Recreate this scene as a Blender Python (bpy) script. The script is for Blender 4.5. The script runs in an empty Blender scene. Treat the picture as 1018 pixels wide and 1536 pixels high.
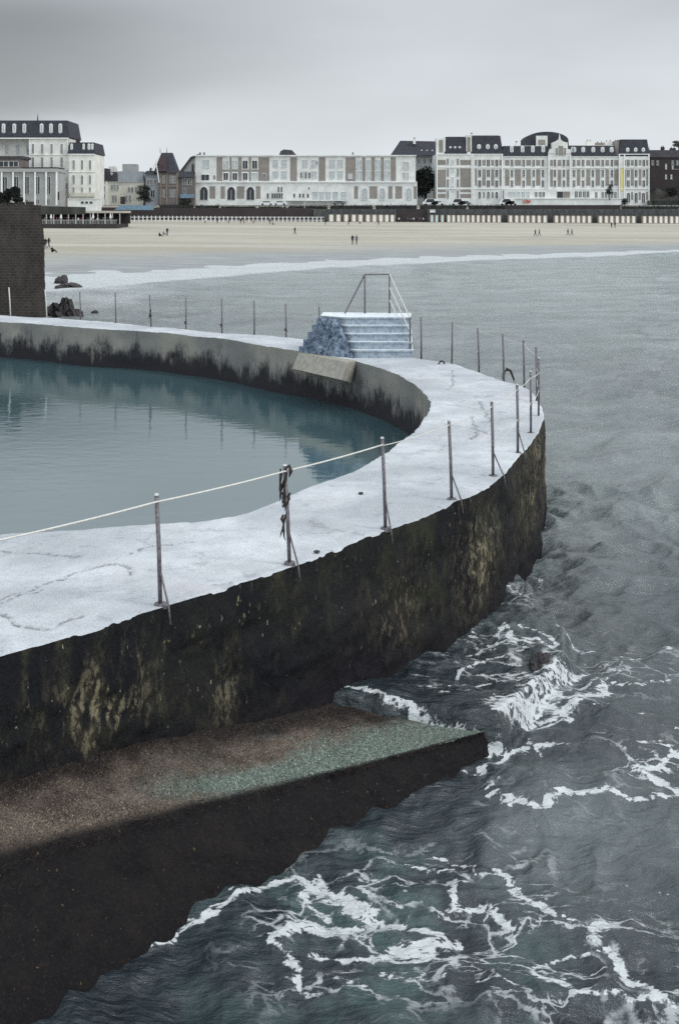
import bpy, bmesh, math, random
import numpy as np
from mathutils import Vector, Matrix
random.seed(7); np.random.seed(7)
F=1800.0; CX=509.0; HY=320.0; CZ=6.1; DECK=2.2
scene=bpy.context.scene; col=scene.collection
def P(x,y,z):            # point of the place at height z seen at photo pixel x,y
    D=F*(CZ-z)/(y-HY); return ((x-CX)*D/F, D, z)
def W(x,y,D):            # point of the place at distance D
    return ((x-CX)*D/F, D, CZ-(y-HY)*D/F)

# ------------------------------------------------------------------ numpy noise
_T=np.random.RandomState(3).rand(256,256)
def vnoise(x,y):
    xi=np.floor(x).astype(int); yi=np.floor(y).astype(int); fx=x-xi; fy=y-yi
    fx=fx*fx*(3-2*fx); fy=fy*fy*(3-2*fy)
    a=_T[xi&255,yi&255]; b=_T[(xi+1)&255,yi&255]; c=_T[xi&255,(yi+1)&255]; d=_T[(xi+1)&255,(yi+1)&255]
    return (a*(1-fx)+b*fx)*(1-fy)+(c*(1-fx)+d*fx)*fy
def fbm(x,y,o=4,g=.5):
    s=0;a=1;t=0
    for i in range(o):
        s=s+a*vnoise(x*2**i+17.3*i,y*2**i+9.1*i); t+=a; a*=g
    return s/t
def sstep(a,b,x):
    t=np.clip((x-a)/(b-a),0,1); return t*t*(3-2*t)

# ------------------------------------------------------------------ materials
MATS={}
class NT:
    def __init__(s,m):
        s.m=m; m.use_nodes=True; s.t=m.node_tree; s.t.nodes.clear()
        s.out=s.t.nodes.new('ShaderNodeOutputMaterial'); s.b=s.t.nodes.new('ShaderNodeBsdfPrincipled')
        s.t.links.new(s.b.outputs[0],s.out.inputs[0]); s._c=None
    def n(s,k,**kw):
        nd=s.t.nodes.new(k)
        for a,v in kw.items(): setattr(nd,a,v)
        return nd
    def l(s,a,b): s.t.links.new(a,b)
    def put(s,v,sock):
        if isinstance(v,bpy.types.NodeSocket): s.l(v,sock)
        else: sock.default_value=v
    def co(s):
        if s._c is None: s._c=s.n('ShaderNodeTexCoord').outputs['Object']
        return s._c
    def map(s,scale=(1,1,1),vec=None,loc=(0,0,0)):
        m=s.n('ShaderNodeMapping'); m.inputs['Scale'].default_value=scale; m.inputs['Location'].default_value=loc
        s.l(vec or s.co(),m.inputs[0]); return m.outputs[0]
    def noise(s,scale,vec=None,detail=4,rough=.55,dist=0):
        n=s.n('ShaderNodeTexNoise'); s.l(vec or s.co(),n.inputs['Vector']); n.inputs['Scale'].default_value=scale
        n.inputs['Detail'].default_value=detail; n.inputs['Roughness'].default_value=rough; n.inputs['Distortion'].default_value=dist
        return n.outputs['Fac']
    def vor(s,scale,vec=None,feature='DISTANCE_TO_EDGE'):
        n=s.n('ShaderNodeTexVoronoi',feature=feature); s.l(vec or s.co(),n.inputs['Vector']); n.inputs['Scale'].default_value=scale
        return n.outputs['Distance']
    def rng(s,v,a,b,c=0,d=1,smooth=True):
        n=s.n('ShaderNodeMapRange'); 
        if smooth: n.interpolation_type='SMOOTHSTEP'
        s.l(v,n.inputs[0])
        for i,q in enumerate((a,b,c,d)): n.inputs[i+1].default_value=q
        return n.outputs[0]
    def math(s,op,a,b=0.0,c=None):
        n=s.n('ShaderNodeMath',operation=op); s.put(a,n.inputs[0]); s.put(b,n.inputs[1])
        if c is not None: s.put(c,n.inputs[2])
        return n.outputs[0]
    def mix(s,f,a,b):
        n=s.n('ShaderNodeMix',data_type='RGBA'); s.put(f,n.inputs[0])
        for v,i in ((a,6),(b,7)):
            if isinstance(v,tuple): v=(*v[:3],1)
            s.put(v,n.inputs[i])
        return n.outputs[2]
    def bump(s,h,strength=.4,dist=.02):
        n=s.n('ShaderNodeBump'); n.inputs['Strength'].default_value=strength; n.inputs['Distance'].default_value=dist
        s.l(h,n.inputs['Height']); s.l(n.outputs[0],s.b.inputs['Normal'])
    def attr(s,name):
        n=s.n('ShaderNodeAttribute'); n.attribute_name=name; return n.outputs['Fac']
    def z(s):
        n=s.n('ShaderNodeSeparateXYZ'); s.l(s.co(),n.inputs[0]); return n.outputs
    def fin(s,c,rough=.8,spec=.3,metal=0.0):
        if isinstance(c,tuple): c=(*c[:3],1)
        s.put(c,s.b.inputs['Base Color']); s.put(rough,s.b.inputs['Roughness']); s.put(metal,s.b.inputs['Metallic'])
        s.b.inputs['Specular IOR Level'].default_value=spec; return s.m
def mat(name):
    m=bpy.data.materials.new(name); MATS[name]=m; return NT(m)
def simple(name,c,var=.25,scale=3.0,rough=.8,spec=.3,bumpd=.02,metal=0.0):
    t=mat(name); n=t.noise(scale,detail=6); f=t.rng(n,.3,.7)
    d=tuple(q*(1-var) for q in c); u=tuple(min(1,q*(1+var*.6)) for q in c)
    if bumpd: t.bump(n,.4,bumpd)
    return t.fin(t.mix(f,d,u),rough,spec,metal)

def m_deck():
    t=mat('whitewashed_concrete'); c=t.co()
    big=t.noise(.55,detail=5,rough=.6,dist=.4); mid=t.noise(3.2,detail=6,rough=.65); fine=t.noise(42,detail=6,rough=.75); vf=t.noise(170,detail=3)
    c1=t.mix(t.rng(big,.35,.7),(.35,.385,.42),(.61,.65,.685))
    # thin worn lines left by old cracks and pour joints
    warp=t.n('ShaderNodeVectorMath',operation='MULTIPLY_ADD'); nz=t.n('ShaderNodeTexNoise'); t.l(c,nz.inputs['Vector']); nz.inputs['Scale'].default_value=1.3; nz.inputs['Detail'].default_value=5
    t.l(nz.outputs['Color'],warp.inputs[0]); warp.inputs[1].default_value=(.9,.9,0); t.l(c,warp.inputs[2])
    v=t.vor(.42,warp.outputs[0]); gate=t.rng(t.noise(.8,detail=3),.48,.62)
    ck=t.math('MULTIPLY',t.rng(v,0,.018,1,0),gate)
    ck=t.math('MAXIMUM',t.math('MULTIPLY',ck,.45),t.attr('crack'))
    ck=t.math('MULTIPLY',ck,t.rng(t.noise(14,detail=4),.35,.6))
    c2=t.mix(t.math('MULTIPLY',t.rng(mid,.46,.64),.5),c1,(.42,.455,.50))
    c2=t.mix(t.math('MULTIPLY',t.rng(fine,.50,.64),.62),c2,(.27,.295,.34))
    c2=t.mix(t.math('MULTIPLY',t.rng(t.noise(.9,detail=9,rough=.72),.50,.62),.5),c2,(.37,.385,.41)); c2=t.mix(t.math('MULTIPLY',t.rng(t.noise(1.1,detail=4),.6,.72),.35),c2,(.52,.47,.50))
    c2=t.mix(t.math('MULTIPLY',t.rng(t.noise(90,detail=4,rough=.8),.50,.60),.35),c2,(.93,.95,.97)); c2=t.mix(t.math('MULTIPLY',t.rng(t.noise(2.2,t.map((1,1,1),loc=(7,3,0)),detail=8,rough=.8),.56,.63),.45),c2,(.23,.25,.285))
    sp=t.rng(t.vor(1.7,feature='F1'),.0,.035,1,0)
    c2=t.mix(t.math('MULTIPLY',sp,.8),c2,(.10,.11,.12))
    c2=t.mix(t.math('MULTIPLY',ck,.85),c2,(.13,.13,.155))
    h=t.math('ADD',t.math('MULTIPLY',fine,.5),t.math('ADD',t.math('MULTIPLY',vf,.3),t.math('MULTIPLY',mid,1.2)))
    h=t.math('SUBTRACT',h,t.math('MULTIPLY',ck,1.0))
    t.bump(h,.7,.022); return t.fin(c2,.8,.3)
def m_outer():
    t=mat('algae_covered_wall'); z=t.z(); m=t.map((1,1,.22)); m2=t.map((1,1,.45))
    blot=t.noise(.7,detail=4); st=t.noise(6,m,detail=6,rough=.7); st2=t.noise(14,m2,detail=6,rough=.7); cl=t.noise(1.6,t.map((1,1,.6)),detail=5,rough=.65)
    base=t.mix(t.rng(blot,.35,.65),(.008,.0085,.012),(.020,.021,.0185))
    base=t.mix(t.math('MULTIPLY',t.rng(t.noise(3.1,t.map((1,1,.5),loc=(2,2,2)),detail=8,rough=.75),.52,.66),.6),base,(.062,.057,.036))
    base=t.mix(t.math('MULTIPLY',t.rng(t.noise(1.0,loc_map(t,(5,2,1)),detail=8,rough=.7),.52,.68),.65),base,(.050,.055,.030))
    # pale worn patch on the seaward bulge, and scattered ochre flecks
    wx=t.attr('pale')
    pale=t.math('MULTIPLY',wx,t.rng(st,.40,.58))
    base=t.mix(t.math('MULTIPLY',pale,.55),base,(.13,.11,.065)); base=t.mix(t.math('MULTIPLY',wx,t.rng(t.math('ADD',st2,t.math('MULTIPLY',cl,.35)),.66,.76)),base,(.36,.32,.21))
    fl=t.math('MULTIPLY',t.rng(st2,.60,.68),t.rng(cl,.53,.62))
    base=t.mix(t.math('MULTIPLY',fl,.85),base,(.36,.33,.20))
    fl2=t.rng(t.noise(22,t.map((1,1,.35)),detail=3),.70,.74)
    base=t.mix(t.math('MULTIPLY',fl2,.8),base,(.42,.42,.33))
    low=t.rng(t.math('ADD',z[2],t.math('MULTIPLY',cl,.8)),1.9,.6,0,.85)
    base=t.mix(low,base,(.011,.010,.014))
    base=t.mix(t.math('MULTIPLY',t.rng(t.noise(.9,t.map((1,1,1),loc=(3,8,2)),detail=7,rough=.7),.47,.60),.6),base,(.012,.011,.015))
    h=t.math('ADD',t.math('MULTIPLY',st,1.2),t.math('ADD',cl,t.math('MULTIPLY',st2,.8)))
    t.bump(h,1.0,.07); return t.fin(base,.7,.18)
def loc_map(t,loc): return t.map((1,1,.5),loc=loc)
def m_inner():
    t=mat('stained_concrete'); z=t.z(); m=t.map((1,1,.12)); st=t.noise(3.2,m,detail=6,rough=.75); st2=t.noise(11,m,detail=5,rough=.7); g=t.noise(26,detail=5,rough=.7); b=t.noise(.5,detail=3)
    c=t.mix(t.rng(b,.35,.65),(.19,.195,.19),(.28,.275,.245)); c=t.mix(t.rng(g,.4,.65),c,(.36,.365,.36)) if False else c
    c=t.mix(t.math('MULTIPLY',t.rng(g,.5,.7),.6),c,(.10,.10,.105))
    lvl=t.math('ADD',z[2],t.math('MULTIPLY',t.math('SUBTRACT',st,.5),-.6)); lvl=t.math('ADD',lvl,t.math('MULTIPLY',t.math('SUBTRACT',st2,.5),-.8))
    lvl=t.math('ADD',lvl,t.math('MULTIPLY',t.math('SUBTRACT',t.noise(1.3,t.map((1,1,.7)),detail=8,rough=.7),.5),-2.2)); drk=t.rng(lvl,1.22,1.86,1,0)
    c=t.mix(drk,c,(.022,.022,.027))
    t.bump(t.math('ADD',g,st2),.6,.03); return t.fin(c,.8,.25)
def m_ledge():
    t=mat('seaweed_covered_ledge'); z=t.z(); g=t.noise(30,detail=6,rough=.75); m=t.noise(3,detail=5,rough=.65); b=t.noise(.8,detail=3)
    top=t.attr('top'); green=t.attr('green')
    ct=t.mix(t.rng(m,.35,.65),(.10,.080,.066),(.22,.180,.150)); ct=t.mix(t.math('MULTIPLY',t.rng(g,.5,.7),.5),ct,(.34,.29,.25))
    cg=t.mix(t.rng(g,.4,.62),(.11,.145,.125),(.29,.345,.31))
    ct=t.mix(green,ct,cg); ct=t.mix(t.attr('shade_and_wet'),ct,(.016,.013,.014))  # towards the wall its shade is painted in, along with dark wet weed
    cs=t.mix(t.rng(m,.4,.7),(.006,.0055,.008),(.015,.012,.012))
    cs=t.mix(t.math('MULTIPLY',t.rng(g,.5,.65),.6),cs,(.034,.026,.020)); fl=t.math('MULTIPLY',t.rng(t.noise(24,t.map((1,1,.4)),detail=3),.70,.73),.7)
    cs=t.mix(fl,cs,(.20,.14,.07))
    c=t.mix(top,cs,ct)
    t.bump(t.math('ADD',g,m),1.0,.05); return t.fin(c,.75,.25)
def m_sea():
    t=mat('sea_water'); z=t.z(); c=t.co()
    foam=t.attr('foam'); lace=t.attr('lace'); shal=t.attr('shallow')
    wn=t.n('ShaderNodeTexNoise'); t.l(c,wn.inputs['Vector']); wn.inputs['Scale'].default_value=1.4; wn.inputs['Detail'].default_value=5
    wv=t.n('ShaderNodeVectorMath',operation='MULTIPLY_ADD'); t.l(wn.outputs['Color'],wv.inputs[0]); wv.inputs[1].default_value=(1.1,1.1,0); t.l(c,wv.inputs[2])
    wm=t.n('ShaderNodeMapping'); wm.inputs['Scale'].default_value=(.75,1.5,1); t.l(wv.outputs[0],wm.inputs[0])
    e=t.vor(1.5,wm.outputs[0]); e2=t.vor(4.5,wm.outputs[0]); br=t.noise(13,detail=8,rough=.75); mid=t.noise(2.0,detail=4)
    l1=t.rng(t.math('ADD',e,t.math('MULTIPLY',t.math('SUBTRACT',br,.5),.22)),.015,.05,1,0)
    l2=t.rng(t.math('ADD',e2,t.math('MULTIPLY',t.math('SUBTRACT',br,.5),.4)),.02,.08,1,0)
    lf=t.math('MAXIMUM',t.math('MULTIPLY',l1,t.rng(mid,.42,.54)),t.math('MULTIPLY',l2,t.rng(mid,.54,.62)))
    lf=t.math('MULTIPLY',t.math('MULTIPLY',lf,t.rng(lace,.2,.8)),.85)
    ff=t.math('ADD',foam,t.math('MULTIPLY',t.math('SUBTRACT',br,.5),1.9)); ff=t.math('SUBTRACT',ff,t.math('ADD',t.math('MULTIPLY',t.rng(e2,.06,.25),.35),t.math('MULTIPLY',t.rng(t.vor(11,wm.outputs[0]),.05,.3),.35)))
    ff=t.math('MULTIPLY',t.rng(ff,.24,.60),t.rng(foam,.04,.2))
    fo=t.math('MAXIMUM',ff,lf)
    deep=t.mix(t.rng(t.noise(.35,detail=3),.35,.65),(.014,.021,.028),(.026,.038,.044))
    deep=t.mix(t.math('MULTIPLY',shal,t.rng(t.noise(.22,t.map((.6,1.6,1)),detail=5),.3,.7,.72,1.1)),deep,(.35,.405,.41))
    deep=t.mix(t.math('MULTIPLY',t.math('MULTIPLY',t.attr('teal'),t.rng(t.noise(1.5,detail=4),.42,.62)),.7),deep,(.075,.125,.125))
    colr=t.mix(fo,deep,t.mix(br,(.36,.41,.43),(.72,.76,.77)))
    n1=t.noise(4.6,t.map((.65,1.4,1)),detail=7,rough=.58); n2=t.noise(.55,t.map((.7,1.4,1)),detail=4); n3=t.noise(22,detail=3)
    h=t.math('ADD',t.math('MULTIPLY',n1,t.rng(t.attr('far'),0,1,.55,1.4)),t.math('ADD',t.math('MULTIPLY',n2,2.0),t.math('MULTIPLY',n3,.015)))
    h=t.math('ADD',h,t.math('MULTIPLY',fo,.10))
    t.bump(h,1.0,.16); t.b.inputs['IOR'].default_value=1.5
    return t.fin(colr,t.rng(fo,0,1,.13,.7),.5)
def m_pool():
    t=mat('pool_water'); n1=t.noise(1.8,t.map((1,1.6,1)),detail=4); n2=t.noise(9,detail=3)
    h=t.math('ADD',n1,t.math('MULTIPLY',n2,.12)); t.bump(h,.10,.05); t.b.inputs['IOR'].default_value=2.6
    c=t.mix(t.rng(t.noise(.25,detail=2),.3,.7),(.040,.088,.105),(.055,.108,.122))
    return t.fin(c,.035,.5)
def m_sand():
    t=mat('beach_sand'); w=t.attr('wet'); b=t.noise(.03,t.map((.35,1.6,1)),detail=6,rough=.65); g=t.noise(.5,t.map((.3,1,1)),detail=6,rough=.7); f=t.noise(2.5,detail=5,rough=.7)
    c=t.mix(t.rng(b,.35,.65),(.34,.325,.27),(.45,.435,.38)); c=t.mix(t.math('MULTIPLY',t.rng(g,.52,.7),.5),c,(.22,.20,.165)); c=t.mix(t.math('MULTIPLY',t.rng(f,.52,.66),.4),c,(.28,.25,.21))
    wc=t.mix(t.rng(g,.35,.65),(.24,.26,.265),(.33,.35,.355))
    c=t.mix(w,c,wc); t.bump(f,.5,.1); return t.fin(c,.8,.2)
def m_masonry(name,c1,c2,mort,scale):
    t=mat(name); b=t.n('ShaderNodeTexBrick'); mp=t.n('ShaderNodeCombineXYZ'); z=t.z()
    t.l(t.math('ADD',z[0],t.math('MULTIPLY',z[1],.8)),mp.inputs[0]); t.l(z[2],mp.inputs[1]); t.l(mp.outputs[0],b.inputs['Vector'])
    b.inputs['Scale'].default_value=scale; b.inputs['Color1'].default_value=(*c1,1); b.inputs['Color2'].default_value=(*c2,1); b.inputs['Mortar'].default_value=(*mort,1); b.inputs['Mortar Size'].default_value=.03
    n=t.noise(1.2,t.map((1,1,.35)),detail=6,rough=.7); c=t.mix(.5,b.outputs[0],t.mix(t.rng(n,.42,.6),tuple(q*.7 for q in c1),c2))
    c=t.mix(t.math('MULTIPLY',t.rng(t.noise(5,t.map((1,1,.2)),detail=4),.66,.72),.7),c,mort)
    t.bump(t.math('ADD',n,b.outputs['Fac']),.6,.08); return t.fin(c,.85,.2)
def m_leaf(name,a,b_):
    t=mat(name); n=t.noise(1.2,detail=3); return t.fin(t.mix(t.rng(n,.35,.65),a,b_),.8,.2)
m_deck(); m_outer(); m_inner(); m_ledge(); m_sea(); m_pool(); m_sand()
m_masonry('tower_stone',(.028,.025,.024),(.050,.044,.040),(.085,.078,.068),1.6)
m_masonry('bank_stone',(.075,.080,.085),(.13,.135,.135),(.05,.05,.055),1.0)
simple('galvanised_pipe',(.16,.15,.165),.45,30,.55,.5,.002,.35)
simple('pale_pipe',(.55,.56,.55),.3,40,.5,.4,.001)
simple('rope',(.62,.62,.58),.2,60,.9,.1,.002)
simple('weed',(.035,.028,.026),.4,30,.7,.3,.004)
simple('rock_black',(.045,.042,.045),.4,1.5,.75,.3,.15)
def m_flank():
    t=mat('rough_blue_stone'); v=t.noise(8,t.map((1,1,.7)),detail=7,rough=.7,dist=.6); v2=t.noise(22,detail=5,rough=.7)
    c=t.mix(t.rng(v,.36,.62),(.055,.075,.115),(.27,.35,.46)); c=t.mix(t.math('MULTIPLY',t.rng(v2,.52,.66),.55),c,(.46,.54,.62)); t.bump(t.math('ADD',v,v2),.9,.06); return t.fin(c,.8,.2)
m_flank()
def m_step():
    t=mat('pale_blue_step_lit_top'); n=t.noise(9,detail=6,rough=.7); nz=t.n('ShaderNodeNewGeometry'); s=t.n('ShaderNodeSeparateXYZ'); t.l(nz.outputs['True Normal'],s.inputs[0])
    face=t.mix(t.rng(n,.35,.65),(.22,.275,.33),(.38,.43,.48)); top=t.mix(t.rng(n,.3,.6),(.50,.56,.61),(.72,.77,.80))  # tops paler, upright faces darker: fall of light put into the colour
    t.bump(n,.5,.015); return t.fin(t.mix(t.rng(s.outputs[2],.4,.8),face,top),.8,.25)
m_step()
simple('concrete_slab',(.33,.32,.28),.2,8,.85,.2,.02)
WALLS={'cream':(.72,.72,.68),'white':(.66,.68,.66),'cream2':(.58,.57,.50),'grey_blue':(.30,.33,.36),'grey':(.34,.35,.35),'brown_brick':(.255,.235,.215),'dark_brick':(.050,.042,.044),'villa_brick':(.16,.145,.14),'ochre':(.26,.22,.175)}
for k,v in WALLS.items(): simple(k+'_wall',v,.14,.35,.85,.2,.0)
for k,v in {'slate_roof':(.040,.042,.055),'dark_roof':(.060,.058,.066),'red_roof':(.075,.052,.056)}.items(): simple(k,v,.35,1.5,.7,.3,.05)
simple('glass_dark',(.018,.021,.028),.4,.7,.25,.5,0); simple('glass_pale',(.42,.46,.47),.2,.7,.4,.4,0)
simple('frame_white',(.74,.76,.75),.08,1,.6,.3,0); simple('awning_blue',(.16,.25,.33),.2,1,.7,.2,0); simple('awning_cream',(.45,.42,.38),.15,1,.8,.2,0)
simple('cabin_wood',(.27,.235,.20),.2,1.5,.8,.2,0); simple('cabin_door',(.78,.77,.72),.06,1,.6,.3,0); simple('cabin_door_blue',(.55,.66,.70),.06,1,.6,.3,0)
simple('fence_white',(.70,.72,.70),.1,1,.7,.2,0); simple('yellow_paint',(.68,.60,.22),.1,1,.7,.2,0); simple('red_letters',(.50,.16,.12),.05,1,.6,.2,0)
simple('car_white',(.70,.74,.75),.03,1,.3,.5,0); simple('car_grey',(.14,.15,.17),.05,1,.3,.5,0); simple('rubber',(.02,.02,.02),.1,4,.8,.2,0)
simple('cloth_dark',(.022,.022,.028),.3,3,.9,.1,0); simple('cloth_white',(.60,.60,.60),.1,3,.9,.1,0); simple('cloth_blue',(.14,.22,.30),.2,3,.9,.1,0); simple('cloth_red',(.28,.06,.06),.2,3,.9,.1,0); simple('cloth_grey',(.16,.16,.18),.2,3,.9,.1,0)
simple('skin',(.42,.27,.20),.05,3,.7,.2,0); simple('hair',(.04,.03,.025),.1,3,.8,.2,0); simple('wood_dark',(.05,.045,.045),.2,2,.8,.2,0)
simple('earth',(.055,.055,.05),.4,.3,.9,.1,.1); simple('promenade_paving',(.28,.28,.27),.15,.5,.85,.2,0)
m_leaf('leaf_dark',(.022,.026,.026),(.045,.050,.042)); m_leaf('leaf_mid',(.035,.042,.036),(.075,.080,.060)); m_leaf('leaf_olive',(.08,.08,.065),(.14,.13,.10))
simple('bark',(.06,.05,.045),.3,5,.9,.1,.02)

# ------------------------------------------------------------------ mesh helpers
class MB:
    def __init__(s): s.v=[]; s.f=[]; s.m=[]; s.mi=0; s.mats=[]
    def use(s,m):
        if m not in s.mats: s.mats.append(m)
        s.mi=s.mats.index(m); return s
    def add(s,vs,fs):
        o=len(s.v); s.v+= [tuple(q) for q in vs]; s.f+=[tuple(i+o for i in f) for f in fs]; s.m+=[s.mi]*len(fs)
    def box(s,x0,x1,y0,y1,z0,z1):
        s.add([(x,y,z) for z in (z0,z1) for y in (y0,y1) for x in (x0,x1)],[(0,2,3,1),(4,5,7,6),(0,1,5,4),(2,6,7,3),(0,4,6,2),(1,3,7,5)]); return s
    def prism(s,poly,z0,z1):       # plan polygon between two heights
        n=len(poly); s.add([(x,y,z0) for x,y in poly]+[(x,y,z1) for x,y in poly],[tuple(range(n))[::-1],tuple(range(n,2*n))]+[(i,(i+1)%n,(i+1)%n+n,i+n) for i in range(n)]); return s
    def xprism(s,poly,y0,y1):      # x,z outline between two distances
        n=len(poly); s.add([(x,y0,z) for x,z in poly]+[(x,y1,z) for x,z in poly],[tuple(range(n)),tuple(range(n,2*n))[::-1]]+[(i,i+n,(i+1)%n+n,(i+1)%n) for i in range(n)]); return s
    def tube(s,pts,r,n=8,cap=True):
        pts=[Vector(p) for p in pts]; rs=r if isinstance(r,(list,tuple)) else [r]*len(pts); vs=[];fs=[]
        for i,p in enumerate(pts):
            d=(pts[min(i+1,len(pts)-1)]-pts[max(i-1,0)]).normalized(); a=Vector((0,0,1)) if abs(d.z)<.9 else Vector((1,0,0)); u=d.cross(a).normalized(); w=d.cross(u)
            for k in range(n):
                t=2*math.pi*k/n; vs.append(p+(u*math.cos(t)+w*math.sin(t))*rs[i])
        for i in range(len(pts)-1):
            for k in range(n): fs.append((i*n+k,i*n+(k+1)%n,(i+1)*n+(k+1)%n,(i+1)*n+k))
        if cap: fs+= [tuple(range(n))[::-1],tuple(range((len(pts)-1)*n,len(pts)*n))]
        s.add(vs,fs); return s
    def frustum(s,x0,x1,y0,y1,z0,z1,ix,iy):
        vs=[(x0,y0,z0),(x1,y0,z0),(x1,y1,z0),(x0,y1,z0),(x0+ix,y0+iy,z1),(x1-ix,y0+iy,z1),(x1-ix,y1-iy,z1),(x0+ix,y1-iy,z1)]
        s.add(vs,[(3,2,1,0),(4,5,6,7),(0,1,5,4),(1,2,6,5),(2,3,7,6),(3,0,4,7)]); return s
    def build(s,name,matname=None,parent=None,loc=None,smooth=False):
        me=bpy.data.meshes.new(name); L=Vector(loc) if loc is not None else (Vector(parent['_o']) if parent is not None else Vector((0,0,0)))
        me.from_pydata([(a-L.x,b-L.y,c-L.z) for a,b,c in s.v],[],s.f)
        for m in (s.mats or [matname]): me.materials.append(MATS[m])
        if s.mats: me.polygons.foreach_set('material_index',s.m)
        bm=bmesh.new(); bm.from_mesh(me); bmesh.ops.recalc_face_normals(bm,faces=bm.faces); bm.to_mesh(me); bm.free()
        if smooth: me.polygons.foreach_set('use_smooth',[True]*len(me.polygons))
        o=bpy.data.objects.new(name,me); col.objects.link(o)
        if parent is not None: o.parent=parent; o['_o']=list(L)
        else: o.location=L; o['_o']=list(L)
        return o
def tag(o,label=None,cat=None,group=None,kind=None):
    if label: o['label']=label
    if cat: o['category']=cat
    if group: o['group']=group
    if kind: o['kind']=kind
    return o
def thing(name,label,cat,loc,group=None):
    if len(label.split())>16: print('LONG',len(label.split()),label)
    o=bpy.data.objects.new(name,None); col.objects.link(o); o.location=loc; o['_o']=list(loc); o.empty_display_size=.2
    return tag(o,label,cat,group)
def copy_tree(o,parent=None):
    c=o.copy(); col.objects.link(c)
    if parent is not None: c.parent=parent
    for ch in [q for q in bpy.data.objects if q.parent==o]: copy_tree(ch,c)
    return c
def grid_mesh(name,V,nr,nc,matname,attrs=None,smooth=True,parent=None,flip=False):
    me=bpy.data.meshes.new(name); L=np.array(parent['_o']) if parent is not None else np.zeros(3)
    i=np.arange(nr-1)[:,None]*nc+np.arange(nc-1)[None,:]; i=i.ravel()
    q=np.stack([i,i+1,i+nc+1,i+nc],1)
    if flip: q=q[:,::-1]
    V=V-L
    me.vertices.add(len(V)); me.vertices.foreach_set('co',V.astype(np.float32).ravel())
    me.loops.add(q.size); me.loops.foreach_set('vertex_index',q.ravel().astype(np.int32))
    me.polygons.add(len(q)); me.polygons.foreach_set('loop_start',(np.arange(len(q))*4).astype(np.int32)); me.polygons.foreach_set('loop_total',np.full(len(q),4,np.int32))
    me.update(calc_edges=True); me.validate()
    for k,a in (attrs or {}).items():
        at=me.attributes.new(k,'FLOAT','POINT'); at.data.foreach_set('value',a.astype(np.float32))
    me.polygons.foreach_set('use_smooth',[smooth]*len(me.polygons)); me.materials.append(MATS[matname])
    o=bpy.data.objects.new(name,me); col.objects.link(o); o['_o']=[float(q) for q in L]
    if parent is not None: o.parent=parent
    return o
def seg_dist(px,py,pts):
    best=np.full(px.shape,1e9)
    for (a,b),(c,d) in zip(pts[:-1],pts[1:]):
        dx,dy=c-a,d-b; L=dx*dx+dy*dy+1e-9; t=np.clip(((px-a)*dx+(py-b)*dy)/L,0,1)
        best=np.minimum(best,np.hypot(px-a-t*dx,py-b-t*dy))
    return best

# ------------------------------------------------------------------ camera, light, sky
cam=bpy.data.cameras.new('camera'); co_=bpy.data.objects.new('camera',cam); col.objects.link(co_); scene.camera=co_
co_.location=(0,0,CZ); co_.rotation_euler=(math.radians(90),0,0); cam.sensor_fit='VERTICAL'; cam.sensor_height=36; cam.sensor_width=24
cam.lens=F/1536*36; cam.shift_y=-(768-HY)/1536; cam.clip_end=9000; cam.clip_start=.1
scene.view_settings.view_transform='Standard'; scene.view_settings.look='None'; scene.view_settings.gamma=1; scene.view_settings.exposure=.25
sd=Vector((.85,-.30,.90)).normalized()
sun=bpy.data.lights.new('sun','SUN'); sun.energy=1.1; sun.angle=math.radians(14); sun.color=(1,.97,.93); so=bpy.data.objects.new('sun',sun); col.objects.link(so)
so.rotation_euler=sd.to_track_quat('Z','Y').to_euler()
world=bpy.data.worlds.new('World'); scene.world=world; world.use_nodes=True; nt=world.node_tree; nt.nodes.clear()
def wn(k,**kw):
    n=nt.nodes.new(k)
    for a,v in kw.items(): setattr(n,a,v)
    return n
out=wn('ShaderNodeOutputWorld'); bg=wn('ShaderNodeBackground'); bg.inputs[1].default_value=.1; nt.links.new(bg.outputs[0],out.inputs[0])
sky=wn('ShaderNodeTexSky',sky_type='NISHITA'); sky.sun_disc=False; sky.sun_elevation=math.asin(sd.z); sky.sun_rotation=math.atan2(sd.x,sd.y); sky.air_density=1.5; sky.dust_density=5
tc=wn('ShaderNodeTexCoord'); sp=wn('ShaderNodeSeparateXYZ'); nt.links.new(tc.outputs['Generated'],sp.inputs[0])
cr=wn('ShaderNodeValToRGB'); e=cr.color_ramp.elements
e[0].position=0; e[0].color=(.70,.745,.765,1); e[1].position=1; e[1].color=(.66,.70,.73,1)
for p,c in ((.045,(.665,.71,.735,1)),(.085,(.625,.665,.695,1)),(.13,(.56,.60,.63,1)),(.175,(.50,.535,.57,1)),(.22,(.54,.58,.61,1)),(.30,(.68,.72,.75,1)),(.5,(.72,.76,.79,1))):
    q=e.new(p); q.color=c
nt.links.new(sp.outputs[2],cr.inputs[0])
mp=wn('ShaderNodeMapping'); mp.inputs['Scale'].default_value=(1,1,3.2); nt.links.new(tc.outputs['Generated'],mp.inputs[0])
nz=wn('ShaderNodeTexNoise'); nz.inputs['Scale'].default_value=2.6; nz.inputs['Detail'].default_value=6; nz.inputs['Roughness'].default_value=.5; nt.links.new(mp.outputs[0],nz.inputs[0])
mr=wn('ShaderNodeMapRange'); nt.links.new(nz.outputs[0],mr.inputs[0]); 
for i,q in enumerate((.32,.68,.88,1.10)): mr.inputs[i+1].default_value=q
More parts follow.
